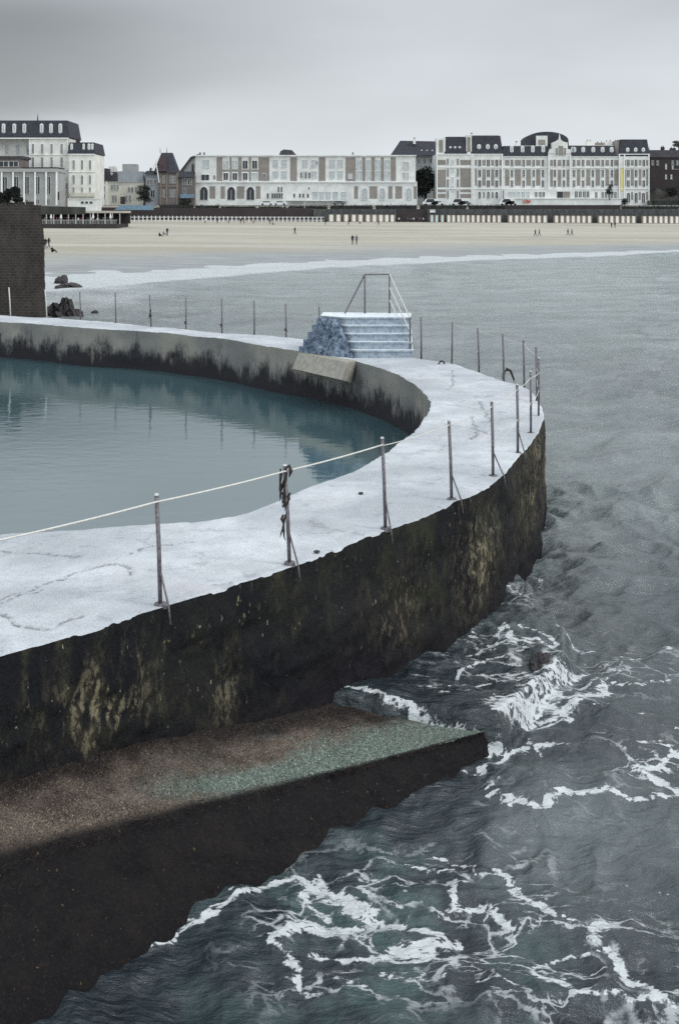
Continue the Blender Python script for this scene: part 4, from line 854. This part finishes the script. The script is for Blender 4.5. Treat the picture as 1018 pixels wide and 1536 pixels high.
# 8 big brick hotel
b=Bld('brick_hotel','long brick and white hotel with slate mansard roofs and a domed centre','building',653,974,306,430,18)
b.box('wall','white_wall',654,753,231,308,.6,18.6); b.box('wall','white_wall',753.2,821,234,308); b.box('wall','white_wall',821.2,855,228,308,.6,18.6); b.box('wall','white_wall',855.2,926.5,234,308); b.box('wall','white_wall',926.7,972.5,234.5,310,.6,18.6)
b.mansard('roof','slate_roof',667.5,698.5,205,230.5,3,16); b.mansard('roof','slate_roof',707,752,203.5,230.5,3.5,16); b.mansard('roof','slate_roof',753.5,824,219,234,2.5,16); b.mansard('roof','slate_roof',852,922,218.5,234,2.5,16); b.mansard('roof','slate_roof',929,972,209,234.5,3.5,16)
b.box('parapet','white_wall',654,667.5,209,231,.3,3); b.box('brick_panel','brown_brick_wall',657.8,664,210,229,.34,.1)
b.box('parapet','white_wall',698.7,706.8,203,231,.3,4); b.box('brick_panel','brown_brick_wall',700,705,206,228,.34,.1); b.box('parapet','white_wall',654,668,207.5,209,.3,8); b.box('ridge','grey_wall',708,748,202.6,203.5,-1.2,12); b.box('ridge','white_wall',757,820,218.2,219.2,-1,14); b.box('ridge','white_wall',856,921,217.6,218.6,-1,14)
for x in (675,682,689): b.dormer(x,221,230,4); b.win(x,209.5,213.5,1.6,'glass_pale',proud=-.6,bars=False,fr=.4)
for x in (718,731,743): b.dormer(x,218,229.5,5.6); b.win(x,208,211.5,2,'glass_pale',proud=-1.0,bars=False,fr=.5)
for x in (767,783,798.5,814): b.dormer(x,220,232.5,5)
for x in (860.5,874,889,903,916.5): b.dormer(x,222,234,5.4)
for x in (940.5,952.5,964): b.dormer(x,223,234,4.8); b.win(x,213.5,218,1.8,'glass_pale',proud=-1,bars=False,fr=.5)
b.dormer(857.5,222,233,3.5)
b.chimney(773,776,213.5,222,'cream_wall',.3); b.chimney(921.5,928,211.5,234,'brown_brick_wall',.05,2.5); b.chimney(907,918,212,219,'cream_wall',.5); b.chimney(879,887,211.5,219,'cream_wall',.5); b.chimney(893,905,214,219,'ochre_wall',.5); b.chimney(706,708.6,201,210,'cream_wall',.1)
# domed roof
dm=[(786,221)]+[(818+math.cos(t)*33,212-math.sin(t)*14) for t in [math.pi-i*math.pi/14 for i in range(1,14)]]+[(851,221)]
MB().xprism([(W(x,0,BY+5)[0],W(0,y,BY+5)[2]) for x,y in dm],BY+3,BY+14).build('domed_roof','slate_roof',b.t)
b.box('dome_dormer','white_wall',805,822,203,220,-2,4); b.box('dome_window','brown_brick_wall',808,818.5,209,217,-1.9,.2)
gb=[(821,230),(823,224),(826.5,224),(827,214),(831,212.5),(834,211.5),(836.5,209.5),(839.5,208.5),(842,211.5),(845.5,213),(850,214),(850.5,224),(854,224),(855.5,230)]
MB().xprism([(W(x,0,BY)[0],W(0,y,BY)[2]) for x,y in gb],BY-.8,BY+2).build('gable','white_wall',b.t); MB().tube([W(838.5,209,BY-.3),W(838.5,201,BY-.3)],[.35,.12],6).build('finial','frame_white',b.t)
for x in (833.5,846): b.win(x,222,233,2.2,fr=.8,proud=.85)
b.box('brick_panel','brown_brick_wall',836,843.5,219,233,.85,.1)
F3=((239.5,249.5),(254.5,265.5),(270.5,280.5))
def col_(xs_,w=2.9,proud=.0,rows=F3):
    for x in xs_:
        for y0,y1 in rows: b.win(x,y0,y1,w,fr=1.0,proud=proud)
col_((767.3,784.6,799.5,813.5)); col_((831,844.5),3,.6); col_((860.3,873.8,888.3,903,916.8)); col_((940.8,952.5,964),3.2,.6); col_((718.5,731.5,744),3.6,.6); 
for x in (671,686): 
    for y0,y1 in ((238,247),(253,265),(269,281),(286,298)): b.win(x,y0,y1,2.2,fr=.8,proud=.6)
for y0,y1 in ((240,246),(252,258),(266,273),(279,287)): b.win(678.5,y0,y1,1.8,'glass_pale',fr=.7,proud=.6)
def bp(x0,x1,pr,rows=((240,248.5),(254,278.5))):
    for y0,y1 in rows: b.box('brick_panel','brown_brick_wall',x0,x1,y0,y1,pr+.05,.1)
bp(656,668,.6,((240,247.5),(254.5,281),(285,288),(291,297))); bp(689.5,705.5,.6,((240,247.5),(253,281),(285,288),(291,297)))
for a1,a2 in ((711.5,714.5),(722.5,727.5),(735.7,740),(748,751)): bp(a1,a2,.6)
for a1,a2 in ((757,763.3),(771.5,780.5),(788.7,795.5),(803.5,809.5)): bp(a1,a2,0)
for a1,a2 in ((824,828),(835.5,840.5),(848.5,852.5)): bp(a1,a2,.6,((240,249),(254.5,280)))
for a1,a2 in ((864.5,869.5),(878.5,884.5),(892.5,899),(907.3,912.7),(920.5,926.3)): bp(a1,a2,0)
for a1,a2 in ((935.8,937.8),(944.6,949),(956.5,960.3),(967.6,970.5)): bp(a1,a2,.6)
b.box('yellow_banner','yellow_paint',929.5,933.6,253,287,.75,.12)
for x in (718.5,731.5,744,): b.win(x,289,297.5,3,arch=True,proud=.6,fr=.9)
for x in (941,952.5,963.5): b.win(x,291,304,3.6,arch=True,proud=.6,fr=1)
for x in (725,738): b.box('brick_panel','brown_brick_wall',x-1.5,x+1.5,288,297,.65,.1)
for x in (946.5,958,969): b.box('brick_panel','brown_brick_wall',x-1.5,x+1.5,288,300,.65,.1)
for x0,x1,pr in ((654,753,.6),(926.7,972.5,.6)):
    for y in (231.5,251,283): b.cornice(x0,x1,y,1.2,pr+.25)
for x0,x1 in ((753.2,821),(855.2,926.5)):
    for y in (235,251.5,283.5): b.cornice(x0,x1,y,1.2,.25)
for x in (654.8,706.8,709,752.3,821.8,854.4,927.5,935,971.6): b.box('pilaster','frame_white',x-.8,x+.8,232,306,.95,.5)
b.box('terrace_front','white_wall',757,927,298,308,4.5,5); b.cornice(757,927,298,.8,4.8)
b.box('porch','white_wall',754,858,285,298.5,3,3.4)
for x in (801.5,807.5,812.5): b.win(x,288,295.5,2.6,proud=3,fr=.5)
b.win(841.5,287.5,297,15,proud=3,fr=.6); b.panel('shutter','brown_brick_wall',842,851.5,287.5,297,3.2)
for x in (762,768,775,782,789): b.win(x,288,296,3.6,'glass_pale',proud=3,fr=.4)
for x in (863.6,869.5,875.5,881): b.win(x,287,296,3.2,proud=0,fr=.6)
for x in (893.5,903,908,912.5,917,922): b.win(x,288,297,2.6,proud=0,fr=.6)
# red sign letters on the terrace front
def letters(txt,x0,y0,y1,D,obj_parent,matn,step):
    seg={'L':[((0,1),(0,0)),((0,0),(.7,0))],'E':[((0,1),(0,0)),((0,0),(.7,0)),((0,.5),(.6,.5)),((0,1),(.7,1))],'I':[((.3,1),(.3,0))],'C':[((.7,1),(0,1)),((0,1),(0,0)),((0,0),(.7,0))],'R':[((0,0),(0,1)),((0,1),(.7,1)),((.7,1),(.7,.5)),((.7,.5),(0,.5)),((.3,.5),(.7,0))],'T':[((0,1),(.8,1)),((.4,1),(.4,0))],'D':[((0,0),(0,1)),((0,1),(.7,.8)),((.7,.8),(.7,.2)),((.7,.2),(0,0))],'Y':[((0,1),(.35,.5)),((.7,1),(.35,.5)),((.35,.5),(.35,0))]}
    m=MB(); h=(y1-y0)
    for i,c in enumerate(txt):
        for (a,b1),(c1,d) in seg.get(c,[]): m.tube([W(x0+i*step+a*step*.85,y1-b1*h,D),W(x0+i*step+c1*step*.85,y1-d*h,D)],.13,5)
    m.build('sign_lettering',matn,obj_parent)
letters('LCRDY',784,300.4,304.6,BY-4.62,b.t,'red_letters',2.4)
# 9 far right dark building
b=Bld('dark_brick_building','dark brick house half cut by the right edge, behind the slope','building',975,1060,292,445,14)
b.box('wall','dark_brick_wall',976,1070,236,300); b.mansard('roof','dark_roof',975,1070,225,236,2); b.chimney(991.5,996,220.5,228,'dark_brick_wall',.1); b.chimney(1005,1013,222,230,'dark_brick_wall',.1)
for x in (978,985.5,1008,1015): b.win(x,241,248,2.4,fr=.4)
for x in (998,1008,986): b.win(x,246 if x!=986 else 232,254 if x!=986 else 236,1.8,'glass_pale',fr=.3)
for x in (998,1006): b.win(x,262,269,1.8,'glass_pale',fr=.3)
b.box('ledge_band','ochre_wall',1006,1070,253.4,254.4,.15,.3)
hs=MB(); 
V=[];nr_,nc_=24,50
for j in range(nr_):
    for i in range(nc_):
        f=j/(nr_-1); x=970+i*2.2; D=418+f*26; y=311-f*(24+6*min(1,(i/nc_)*2))+3*math.sin(i*.7)*f; q=W(x,y,D); V.append((q[0],q[1],q[2]+random.uniform(-.4,.4)))
o=grid_mesh('hillside',np.array(V),nr_,nc_,'earth'); tag(o,kind='structure')

# promenade terrace, retaining walls, hedges
m=MB().box(-260,260,404.3,411.5,3,7.5).box(-260,260,411.5,900,3,8.9); o=m.build('promenade','promenade_paving'); tag(o,kind='structure')
def rw(x0,x1,y0,y1,D,label,matn,name='retaining_wall'):
    a=W(x0,y1,D);c=W(x1,y0,D); L=(a[0]+c[0])/2
    o=MB().box(a[0],c[0],D,D+2.2,a[2]-1,c[2]).build(name,matn,loc=(L,D,a[2])); tag(o,label,'wall'); return o
rw(640,1100,313.5,334,402.0,'long grey stone retaining wall behind the beach cabins below the brick hotel','bank_stone')
rw(470,594,313.5,334,402.3,'grey stone retaining wall behind the cabins below the long white block','bank_stone')
rw(594.2,639.8,313.5,334,402.6,'dark stretch of sea wall between the two rows of cabins','dark_brick_wall')
rw(185,469.8,312,334,402.9,'dark sea wall behind the white beach fence','dark_brick_wall')
rw(-100,184.8,311,334,403.2,'dark sea wall behind the cafe terrace','dark_brick_wall')
HG='hedges along the promenade'
def hedge(x0,x1,yt,yb,D,label,seed,matn='leaf_dark'):
    a=W(x0,yb,D);c=W(x1,yt,D); o=thing('hedge',label,'hedge',((a[0]+c[0])/2,D,a[2]),HG); n=max(3,int((c[0]-a[0])/1.6)); rn=np.random.RandomState(seed)
    cl=[(a[0]+(c[0]-a[0])*(i+.5)/n,D+rn.uniform(-.3,.3),(a[2]+c[2])/2,1.2,1.0,(c[2]-a[2])*.5*rn.uniform(.75,1.15)) for i in range(n)]
    leaves(cl,.22,n*60,matn,'foliage',o,seed)
    MB().box(a[0]+.3,c[0]-.3,D-.35,D+.35,a[2]-.6,a[2]+(c[2]-a[2])*.7).build('branches','leaf_dark',o)
hs_=[(188,238,309,318,'dark hedge left of the villa on the promenade'),(238,292,303,317,'tall dark hedge in front of the brick villa'),(292,330,306,315,'dark hedge at the left end of the long white block'),(330,385,307.5,315,'dark hedge under the arched windows of the long white block'),(387,430,308,315.5,'dark hedge left of the white block entrance'),(432,492,306.5,315.5,'dark hedge before the middle of the long white block'),(494,560,306.5,314,'dark hedge right of the middle of the long white block'),(562,626,306,314,'dark hedge at the right end of the long white block'),(628,700,305.5,314,'dark hedge below the left pavilion of the brick hotel'),(701,757,306,314,'dark hedge below the arched windows of the brick hotel'),(930,1018,307,315,'dark hedge below the right pavilion, reaching the slope'),(976,1040,298,308,'dark bushes on the slope beneath the dark brick house')]
for i,(x0,x1,yt,yb,lab) in enumerate(hs_): hedge(x0,x1,yt,yb,407+ (11 if yt<300 else 0),lab,60+i)
rw(757,930,307.5,314,403.6,'dark parapet below the white terrace of the brick hotel','dark_brick_wall','parapet')
tree(616,659,242,312,440,'dense dark ivy-clad tree filling the gap before the brick hotel','tree','leaf_dark',5200,3)
tree(204,229,278,310,418,'dark round tree in front of the cream house and villa','tree','leaf_dark',1600,4)
tree(906,921,275,299,421,'small dark tree before the ground floor of the brick hotel','tree','leaf_dark',900,5)
tree(928,943,297,312,415,'dark bush at the foot of the yellow banner','shrub','leaf_dark',700,6,'shrub')
tree(1005,1030,211,226,470,'bare-looking olive tree top above the dark brick house at the right edge','tree','leaf_olive',700,7)
tree(968,982,222,300,452,'dark tree rising between the brick hotel and the dark brick house','tree','leaf_dark',1800,8)
tree(265,291,297,312,414,'dark spreading bush below the blue awning','shrub','leaf_dark',900,9,'shrub')
tree(995,1020,278,300,432,'dark shrub on the slope at the right edge','shrub','leaf_dark',900,10,'shrub')

# ------------------------------------------------------------------ beach cabins
def cabin_at(x,D,w_px=7.0,door='cabin_door',proto=None,label='',z=None):
    X=(x-CX)*D/F; z=beach_z(X,D) if z is None else z
    if proto is None:
        w=w_px*D/F; o=thing('beach_cabin',label,'beach cabin',(X,D,z),'white-doored beach cabins along the sea wall')
        m=MB().use('cabin_wood'); m.box(X-w*.47,X+w*.47,D,D+2.0,z-.4,z+2.62); m.use('dark_roof'); m.box(X-w*.49,X+w*.49,D-.25,D+2.05,z+2.62,z+2.76); m.build('body',None,o)
        m=MB(); m.box(X-w*.24,X+w*.24,D-.07,D+.04,z+.12,z+2.4); m.build('door',door,o); return o
    o=copy_tree(proto); o.location=(X,D,z); o['label']=label; return o
xsA=[496.8,507.4,519,530.4,540.5,551.6,561.3,571,580,588]
xsB=[672.7,679.8,687.4,694.3,701.5,709,716.7,724.5,732.5,740.5,748]
xsC=[765.3,774.3,782.6,791,799.5,808,816.7]; xsD=[834,842.6,851,859,866.8,875,883.3]; xsE=[900,908.6,916.8,925,933.6,941.3,949.5]; xsF=[966,974.5,982.5,990.5,998,1006.5,1014.5]
protoA=None
nm=['first','second','third','fourth','fifth','sixth','seventh','eighth','ninth','tenth','eleventh']
def row(xs_,w,where,D=399.2,first=None):
    pr=None
    for i,x in enumerate(xs_):
        lab=f'white-doored beach cabin, {nm[i]} from left {where}'
        if pr is None: pr=cabin_at(x,D,w,'cabin_door',None,lab)
        else: cabin_at(x,D,proto=pr,label=lab)
row(xsA,9.8,'in the row below the long white block'); row(xsB,7.3,'in the row right of the pale blue cabins')
row(xsC,8.3,'of seven left of the first dark gap'); row(xsD,8.2,'of seven between the first and second dark gaps'); row(xsE,8.2,'of seven between the second and third dark gaps'); row(xsF,8.1,'of those right of the last dark gap')
pr=cabin_at(647.5,399.2,6.5,'cabin_door_blue',None,'pale blue cabin, left one of three beside the dark sea wall'); cabin_at(654.5,399.2,proto=pr,label='pale blue cabin, middle one of three beside the dark sea wall'); cabin_at(663,399.2,proto=pr,label='pale blue cabin, right one of three beside the dark sea wall')
for x,l in ((648,'low white hut standing on the wall above the pale blue cabins'),):
    a=W(x-4,319,402.5); c=W(x+4,314,402.5); m=MB().use('white_wall'); m.box(a[0],c[0],401.5,404,a[2],c[2]); m.use('dark_roof'); m.box(a[0]-.1,c[0]+.1,401.3,404.1,c[2],c[2]+.12); o=m.build('hut',None,loc=(a[0],402.5,a[2])); tag(o,l,'hut')
# white beach fence
f_=thing('beach_fence','long low white post-and-rail fence along the top of the beach','fence',W(320,334,392))
zf=lambda x: beach_z((x-CX)*392/F,392)
for x in np.arange(183,486,6.35):
    X=(x-CX)*392/F; MB().box(X-.16,X+.16,391.9,392.1,zf(x)-.3,zf(x)+1.75).build('post','fence_white',f_)
m=MB(); 
for dz in (.35,1.35): m.box((183-CX)*392/F,(486-CX)*392/F,391.98,392.06,zf(320)+dz,zf(320)+dz+.16)
m.build('rail','fence_white',f_)

# ------------------------------------------------------------------ cafe terrace on the left
DT=300.0
a=W(66,348,DT); c=W(176,336,DT); ter=thing('cafe_terrace','raised beach cafe terrace with dark base and long cream canopy, left of the beach','terrace',((a[0]+c[0])/2,DT,a[2]))
MB().box(W(40,0,DT)[0],W(176,0,DT)[0],DT,DT+16,a[2]-.8,c[2]).build('platform','dark_brick_wall',ter)
MB().box(W(40,0,DT)[0],W(182,0,DT)[0],DT+3,DT+14,W(0,319.5,DT)[2],W(0,316.2,DT)[2]).build('canopy','awning_cream',ter)
for x in list(range(48,182,11)): MB().tube([W(x,336,DT+3.2),W(x,318,DT+3.2)],.12,6).build('canopy_post','pale_pipe',ter)
MB().box(W(40,0,DT)[0],W(182,0,DT)[0],DT+13,DT+13.4,c[2],W(0,319,DT)[2]).build('back_wall','dark_brick_wall',ter)
m=MB(); zt_=c[2]
for x in np.arange(60,176,2.2): X=(x-CX)*DT/F; m.box(X-.03,X+.03,DT+.1,DT+.16,zt_,zt_+.95)
m.box((60-CX)*DT/F,(176-CX)*DT/F,DT+.08,DT+.18,zt_+.95,zt_+1.03); m.build('railing','pale_pipe',ter)
m=MB(); a=W(174,315,395);c=W(230,308,395); m.xprism([(a[0],a[2]),(c[0],a[2]),(c[0],c[2]),(a[0]+2,c[2])],392,396); o=m.build('blue_awning','awning_blue',loc=(a[0],394,a[2])); tag(o,'long blue awning between the cafe terrace and the villa','awning')
# parasols on the terrace
def parasol(x,label,y_top=319):
    b_=Vector(W(x,336,DT+1.2)); o=thing('parasol',label,'parasol',tuple(b_),'closed white parasols on the cafe terrace')
    MB().tube([b_,b_+Vector((0,0,2.5))],.05,6).build('pole','pale_pipe',o); MB().tube([b_+Vector((0,0,1.2)),b_+Vector((0,0,1.6)),b_+Vector((0,0,2.8))],[.12,.3,.05],8).build('canopy','frame_white',o)
parasol(77,'closed pale parasol at the left end of the cafe terrace'); parasol(92,'closed white parasol, second from the left on the cafe terrace'); parasol(140,'closed white parasol in the middle of the cafe terrace'); parasol(166,'closed white parasol at the right end of the cafe terrace')

# ------------------------------------------------------------------ people
def person_mesh(pose,top,bottom,seed=0):
    if pose=='stand': J=dict(pel=(0,0,.93),ch=(0,0,1.32),nk=(0,0,1.48),hd=(0,-.01,1.62),ht=(0,0,1.74),hl=(-.09,0,.9),hr=(.09,0,.9),kl=(-.10,-.01,.5),kr=(.10,-.01,.5),al=(-.10,.02,.08),ar=(.10,.02,.08),fl=(-.11,-.14,.03),fr=(.11,-.14,.03),sl=(-.17,0,1.42),sr=(.17,0,1.42),el=(-.22,.02,1.14),er=(.22,.02,1.14),wl=(-.21,-.06,.88),wr=(.21,-.06,.88))
    elif pose=='walk': J=dict(pel=(0,0,.91),ch=(0,-.02,1.3),nk=(0,-.03,1.46),hd=(0,-.05,1.60),ht=(0,-.05,1.72),hl=(-.09,0,.88),hr=(.09,0,.88),kl=(-.10,-.17,.5),kr=(.10,.06,.48),al=(-.10,-.28,.1),ar=(.10,.32,.14),fl=(-.10,-.43,.05),fr=(.10,.22,.03),sl=(-.17,-.02,1.40),sr=(.17,-.02,1.40),el=(-.22,.12,1.15),er=(.22,-.12,1.15),wl=(-.20,.16,.92),wr=(.20,-.28,.97))
    else: J=dict(pel=(0,.1,.14),ch=(0,.14,.52),nk=(0,.12,.68),hd=(0,.10,.82),ht=(0,.1,.94),hl=(-.10,.06,.14),hr=(.10,.06,.14),kl=(-.13,-.30,.40),kr=(.13,-.32,.38),al=(-.12,-.60,.08),ar=(.12,-.62,.08),fl=(-.12,-.75,.05),fr=(.12,-.77,.05),sl=(-.17,.12,.62),sr=(.17,.12,.62),el=(-.22,-.02,.42),er=(.22,-.02,.42),wl=(-.12,-.22,.44),wr=(.12,-.22,.42))
    rad=dict(pel=.15,ch=.155,nk=.065,hd=.105,ht=.07,hl=.10,hr=.10,kl=.068,kr=.068,al=.045,ar=.045,fl=.04,fr=.04,sl=.075,sr=.075,el=.05,er=.05,wl=.038,wr=.038)
    E=[('pel','ch'),('ch','nk'),('nk','hd'),('hd','ht'),('pel','hl'),('hl','kl'),('kl','al'),('al','fl'),('pel','hr'),('hr','kr'),('kr','ar'),('ar','fr'),('ch','sl'),('sl','el'),('el','wl'),('ch','sr'),('sr','er'),('er','wr')]
    ks_=list(J); me=bpy.data.meshes.new('tmp'); me.from_pydata([J[k] for k in ks_],[(ks_.index(a),ks_.index(b)) for a,b in E],[])
    o=bpy.data.objects.new('tmp',me); col.objects.link(o); md=o.modifiers.new('s','SKIN'); 
    if not me.skin_vertices: bpy.context.view_layer.objects.active=o; bpy.ops.mesh.customdata_skin_add()
    for i,k in enumerate(ks_): me.skin_vertices[0].data[i].radius=(rad[k],rad[k]*.85)
    me.skin_vertices[0].data[0].use_root=True; o.modifiers.new('u','SUBSURF').levels=1
    dg=bpy.context.evaluated_depsgraph_get(); r=bpy.data.meshes.new_from_object(o.evaluated_get(dg)); bpy.data.objects.remove(o)
    r.materials.clear()
    for m_ in (top,bottom,'skin','hair'): r.materials.append(MATS[m_])
    sit=pose=='sit'; zn=J['nk'][2]+.04; zh=J['hd'][2]+.05; zp=J['pel'][2]
    for p_ in r.polygons:
        c_=p_.center; p_.material_index=3 if c_.z>zh or (c_.z>zn and c_.y>J['hd'][1]+.05) else 2 if c_.z>zn else 0 if (c_.z>zp or (abs(c_.x)>.17 and not sit)) else 1
        p_.use_smooth=True
    r.name='person'; return r
PM={}
def person(x,y,D,label,pose='stand',top='cloth_dark',bottom='cloth_dark',rot=0,group='people on the beach',z=None,scale=1.0):
    k=(pose,top,bottom)
    if k not in PM: PM[k]=person_mesh(*k)
    X=(x-CX)*D/F; zz_=beach_z(X,D) if z is None else z
    o=bpy.data.objects.new('person',PM[k]); col.objects.link(o); o.location=(X,D,zz_); o.rotation_euler=(0,0,rot); o.scale=(scale,)*3; tag(o,label,'person',group); return o
def Dfor(x,y):   # distance at which the beach shows at this height in the view
    for D in np.arange(130,400,.5):
        X=(x-CX)*D/F
        if HY+(CZ-beach_z(X,D))*F/D<=y: return float(D)
    return 398.
for x,y,l,pose,tp,rot in ((528.5,367,'left one of two people in dark clothes standing mid-beach','stand','cloth_dark',.3),(534.5,367,'right one of two people in dark clothes standing mid-beach','stand','cloth_grey',-.3),
    (442,352,'lone small figure walking on the sand below the long white block','walk','cloth_dark',1.4),(240,355,'person crouched on the sand, leftmost of three below the villa','sit','cloth_dark',1),(246,353,'person sitting on the sand, middle of three below the villa','sit','cloth_grey',2),(251,354,'standing person, rightmost of three below the villa','stand','cloth_dark',0),
    (802.5,355,'person in dark coat walking left, left of the pair before the hotel porch','walk','cloth_dark',-1.5),(808.5,354.5,'person in dark coat walking left, right of the pair before the hotel porch','walk','cloth_grey',-1.5),
    (851,354,'walking figure in dark clothes, left one of the pair below the domed roof','walk','cloth_dark',1.4),(857,354,'walking figure in dark clothes, right one of the pair below the domed roof','walk','cloth_grey',1.5),(916.5,342,'left one of two people near the cabins at the right','stand','cloth_dark',.5),(921.5,342,'right one of two people near the cabins at the right','stand','cloth_dark',-.5),
    (488,337.5,'person in black before the cabins, left of the row','stand','cloth_dark',0),(522.5,338,'person in dark coat walking before the second cabin group','walk','cloth_dark',1.5),(539.5,336,'person sitting on the sand before the cabins','sit','cloth_grey',0),(567.5,338,'person in dark clothes near the right end of the left cabin row','walk','cloth_dark',-1.4),
    (68.5,374,'figure in dark clothes beside the tower edge, nearer one','stand','cloth_dark',.6),(73.5,373,'figure in dark clothes leaning away from the tower edge','walk','cloth_dark',1.2),(79.5,379,'small dark figure sitting on wet sand right of the tower','sit','cloth_dark',1.2),
    (326,335.5,'person in dark clothes by the white fence, leftmost there','walk','cloth_dark',1.5),(343,335.5,'person in blue walking along the white fence','walk','cloth_blue',-1.5),(361,336,'person in black standing at the white fence','stand','cloth_dark',0),(366,336,'person in red-brown top next to the one in black at the fence','stand','cloth_red',.4),(405,336.5,'person in dark clothes stooping at the right of the white fence','stand','cloth_dark',1),(409.5,337.5,'person sitting at the feet of a standing one by the fence','sit','cloth_grey',.4),(308,335.5,'person in white by the fence','stand','cloth_white',.4),(380,335.5,'person in white walking by the fence below the arched windows','walk','cloth_white',1.5)):
    D=Dfor(x,y); person(x,y,D,l,pose,tp,'cloth_dark',rot)
tops_=['cloth_white','cloth_dark','cloth_blue','cloth_grey','cloth_white','cloth_dark','cloth_blue','cloth_white']
cl_=['white','black','blue','grey','white','black','blue','white']
for i,x in enumerate((598,606,611,616,620,625,629,634.5)):
    person(x,336,396+ (i%3),f'person in {cl_[i]} top, {nm[i]} from the left in the group by the dark sea wall',['stand','walk','stand'][i%3],tops_[i],'cloth_dark',i*.8,'group of people by the dark sea wall')
rn=random.Random(4)
for i in range(26):
    x=68+i*4.1+rn.uniform(-1,1); person(x,336,DT+1+rn.uniform(0,5),'small figure among the crowd under the cafe canopy','stand',rn.choice(['cloth_white','cloth_dark','cloth_blue','cloth_grey','cloth_dark','cloth_red']),'cloth_dark',rn.uniform(0,6),'crowd on the cafe terrace',z=c[2] if False else W(0,336,DT)[2])

# ------------------------------------------------------------------ parked cars and vans on the promenade
def car(x,yb,D,label,matn,rot=0.0,van=False):
    b_=Vector(W(x,yb,D)); o=thing('parked_van' if van else 'parked_car',label,'van' if van else 'car',tuple(b_),'vehicles parked on the promenade'); L=2.3 if not van else 2.6; H_=1.45 if not van else 2.2
    prof=[(-L,.35),(-L,.85),(-L*.75,.95),(-L*.45,H_),(L*.45,H_),(L*.72,.95),(L,.85),(L,.35)] if not van else [(-L,.35),(-L,1.1),(-L*.8,1.3),(-L*.6,H_),(L,H_),(L,.35)]
    MB().xprism([(b_.x+a,b_.z+z) for a,z in prof],b_.y-.85,b_.y+.85).build('body',matn,o)
    wp2=[(-L*.66,.98),(-L*.43,H_-.1),(L*.42,H_-.1),(L*.62,.98)]; MB().xprism([(b_.x+a,b_.z+z) for a,z in wp2],b_.y-.87,b_.y+.87).build('window_band','glass_dark',o)
    for sx in (-1,1):
        for sy in (-1,1): MB().tube([(b_.x+sx*L*.6,b_.y+sy*.72,b_.z+.33),(b_.x+sx*L*.6,b_.y+sy*.9,b_.z+.33)],.33,12).build('wheel','rubber',o)
Zp=8.9; yp=lambda D: HY+(CZ-Zp)*F/D
for x,l,mn,v in ((645,'white van on the promenade at the left end of the brick hotel','car_white',True),(656,'white car right of the white van','car_white',False),(686,'pale van below the left pavilion of the brick hotel','car_white',True),(696,'grey car beside the pale van','car_grey',False),(759,'white van at the left end of the white hotel terrace','car_white',True),(766,'white car next to the van at the terrace end','car_white',False),(420,'white car before the middle of the long white block','car_white',False),(400,'white car left of the other white one before the white block','car_white',False),(508,'pale car half hidden by the hedge','car_grey',False)):
    car(x,yp(412),412,l,mn,0,v)
# lamp posts
for x,l in ((424,'thin white lamp post before the middle of the long white block'),(154,'tall pale flagpole at the right end of the cafe terrace'),(457,'short white lamp post right of the block entrance')):
    b_=Vector(W(x,yp(405),405)); o=thing('lamp_post',l,'lamp post',tuple(b_)); MB().tube([b_-Vector((0,0,2)),b_+Vector((0,0,2.6))],.11,6).build('pole','pale_pipe',o); MB().tube([b_+Vector((0,0,2.6)),b_+Vector((0,0,2.8)),b_+Vector((0,0,3.0))],[.12,.25,.1],8).build('lamp_head','frame_white',o)
for o in bpy.data.objects:
    if '_o' in o: del o['_o']
scene.cycles.use_denoising=False; scene.cycles.sample_clamp_direct=4; scene.cycles.sample_clamp_indirect=2
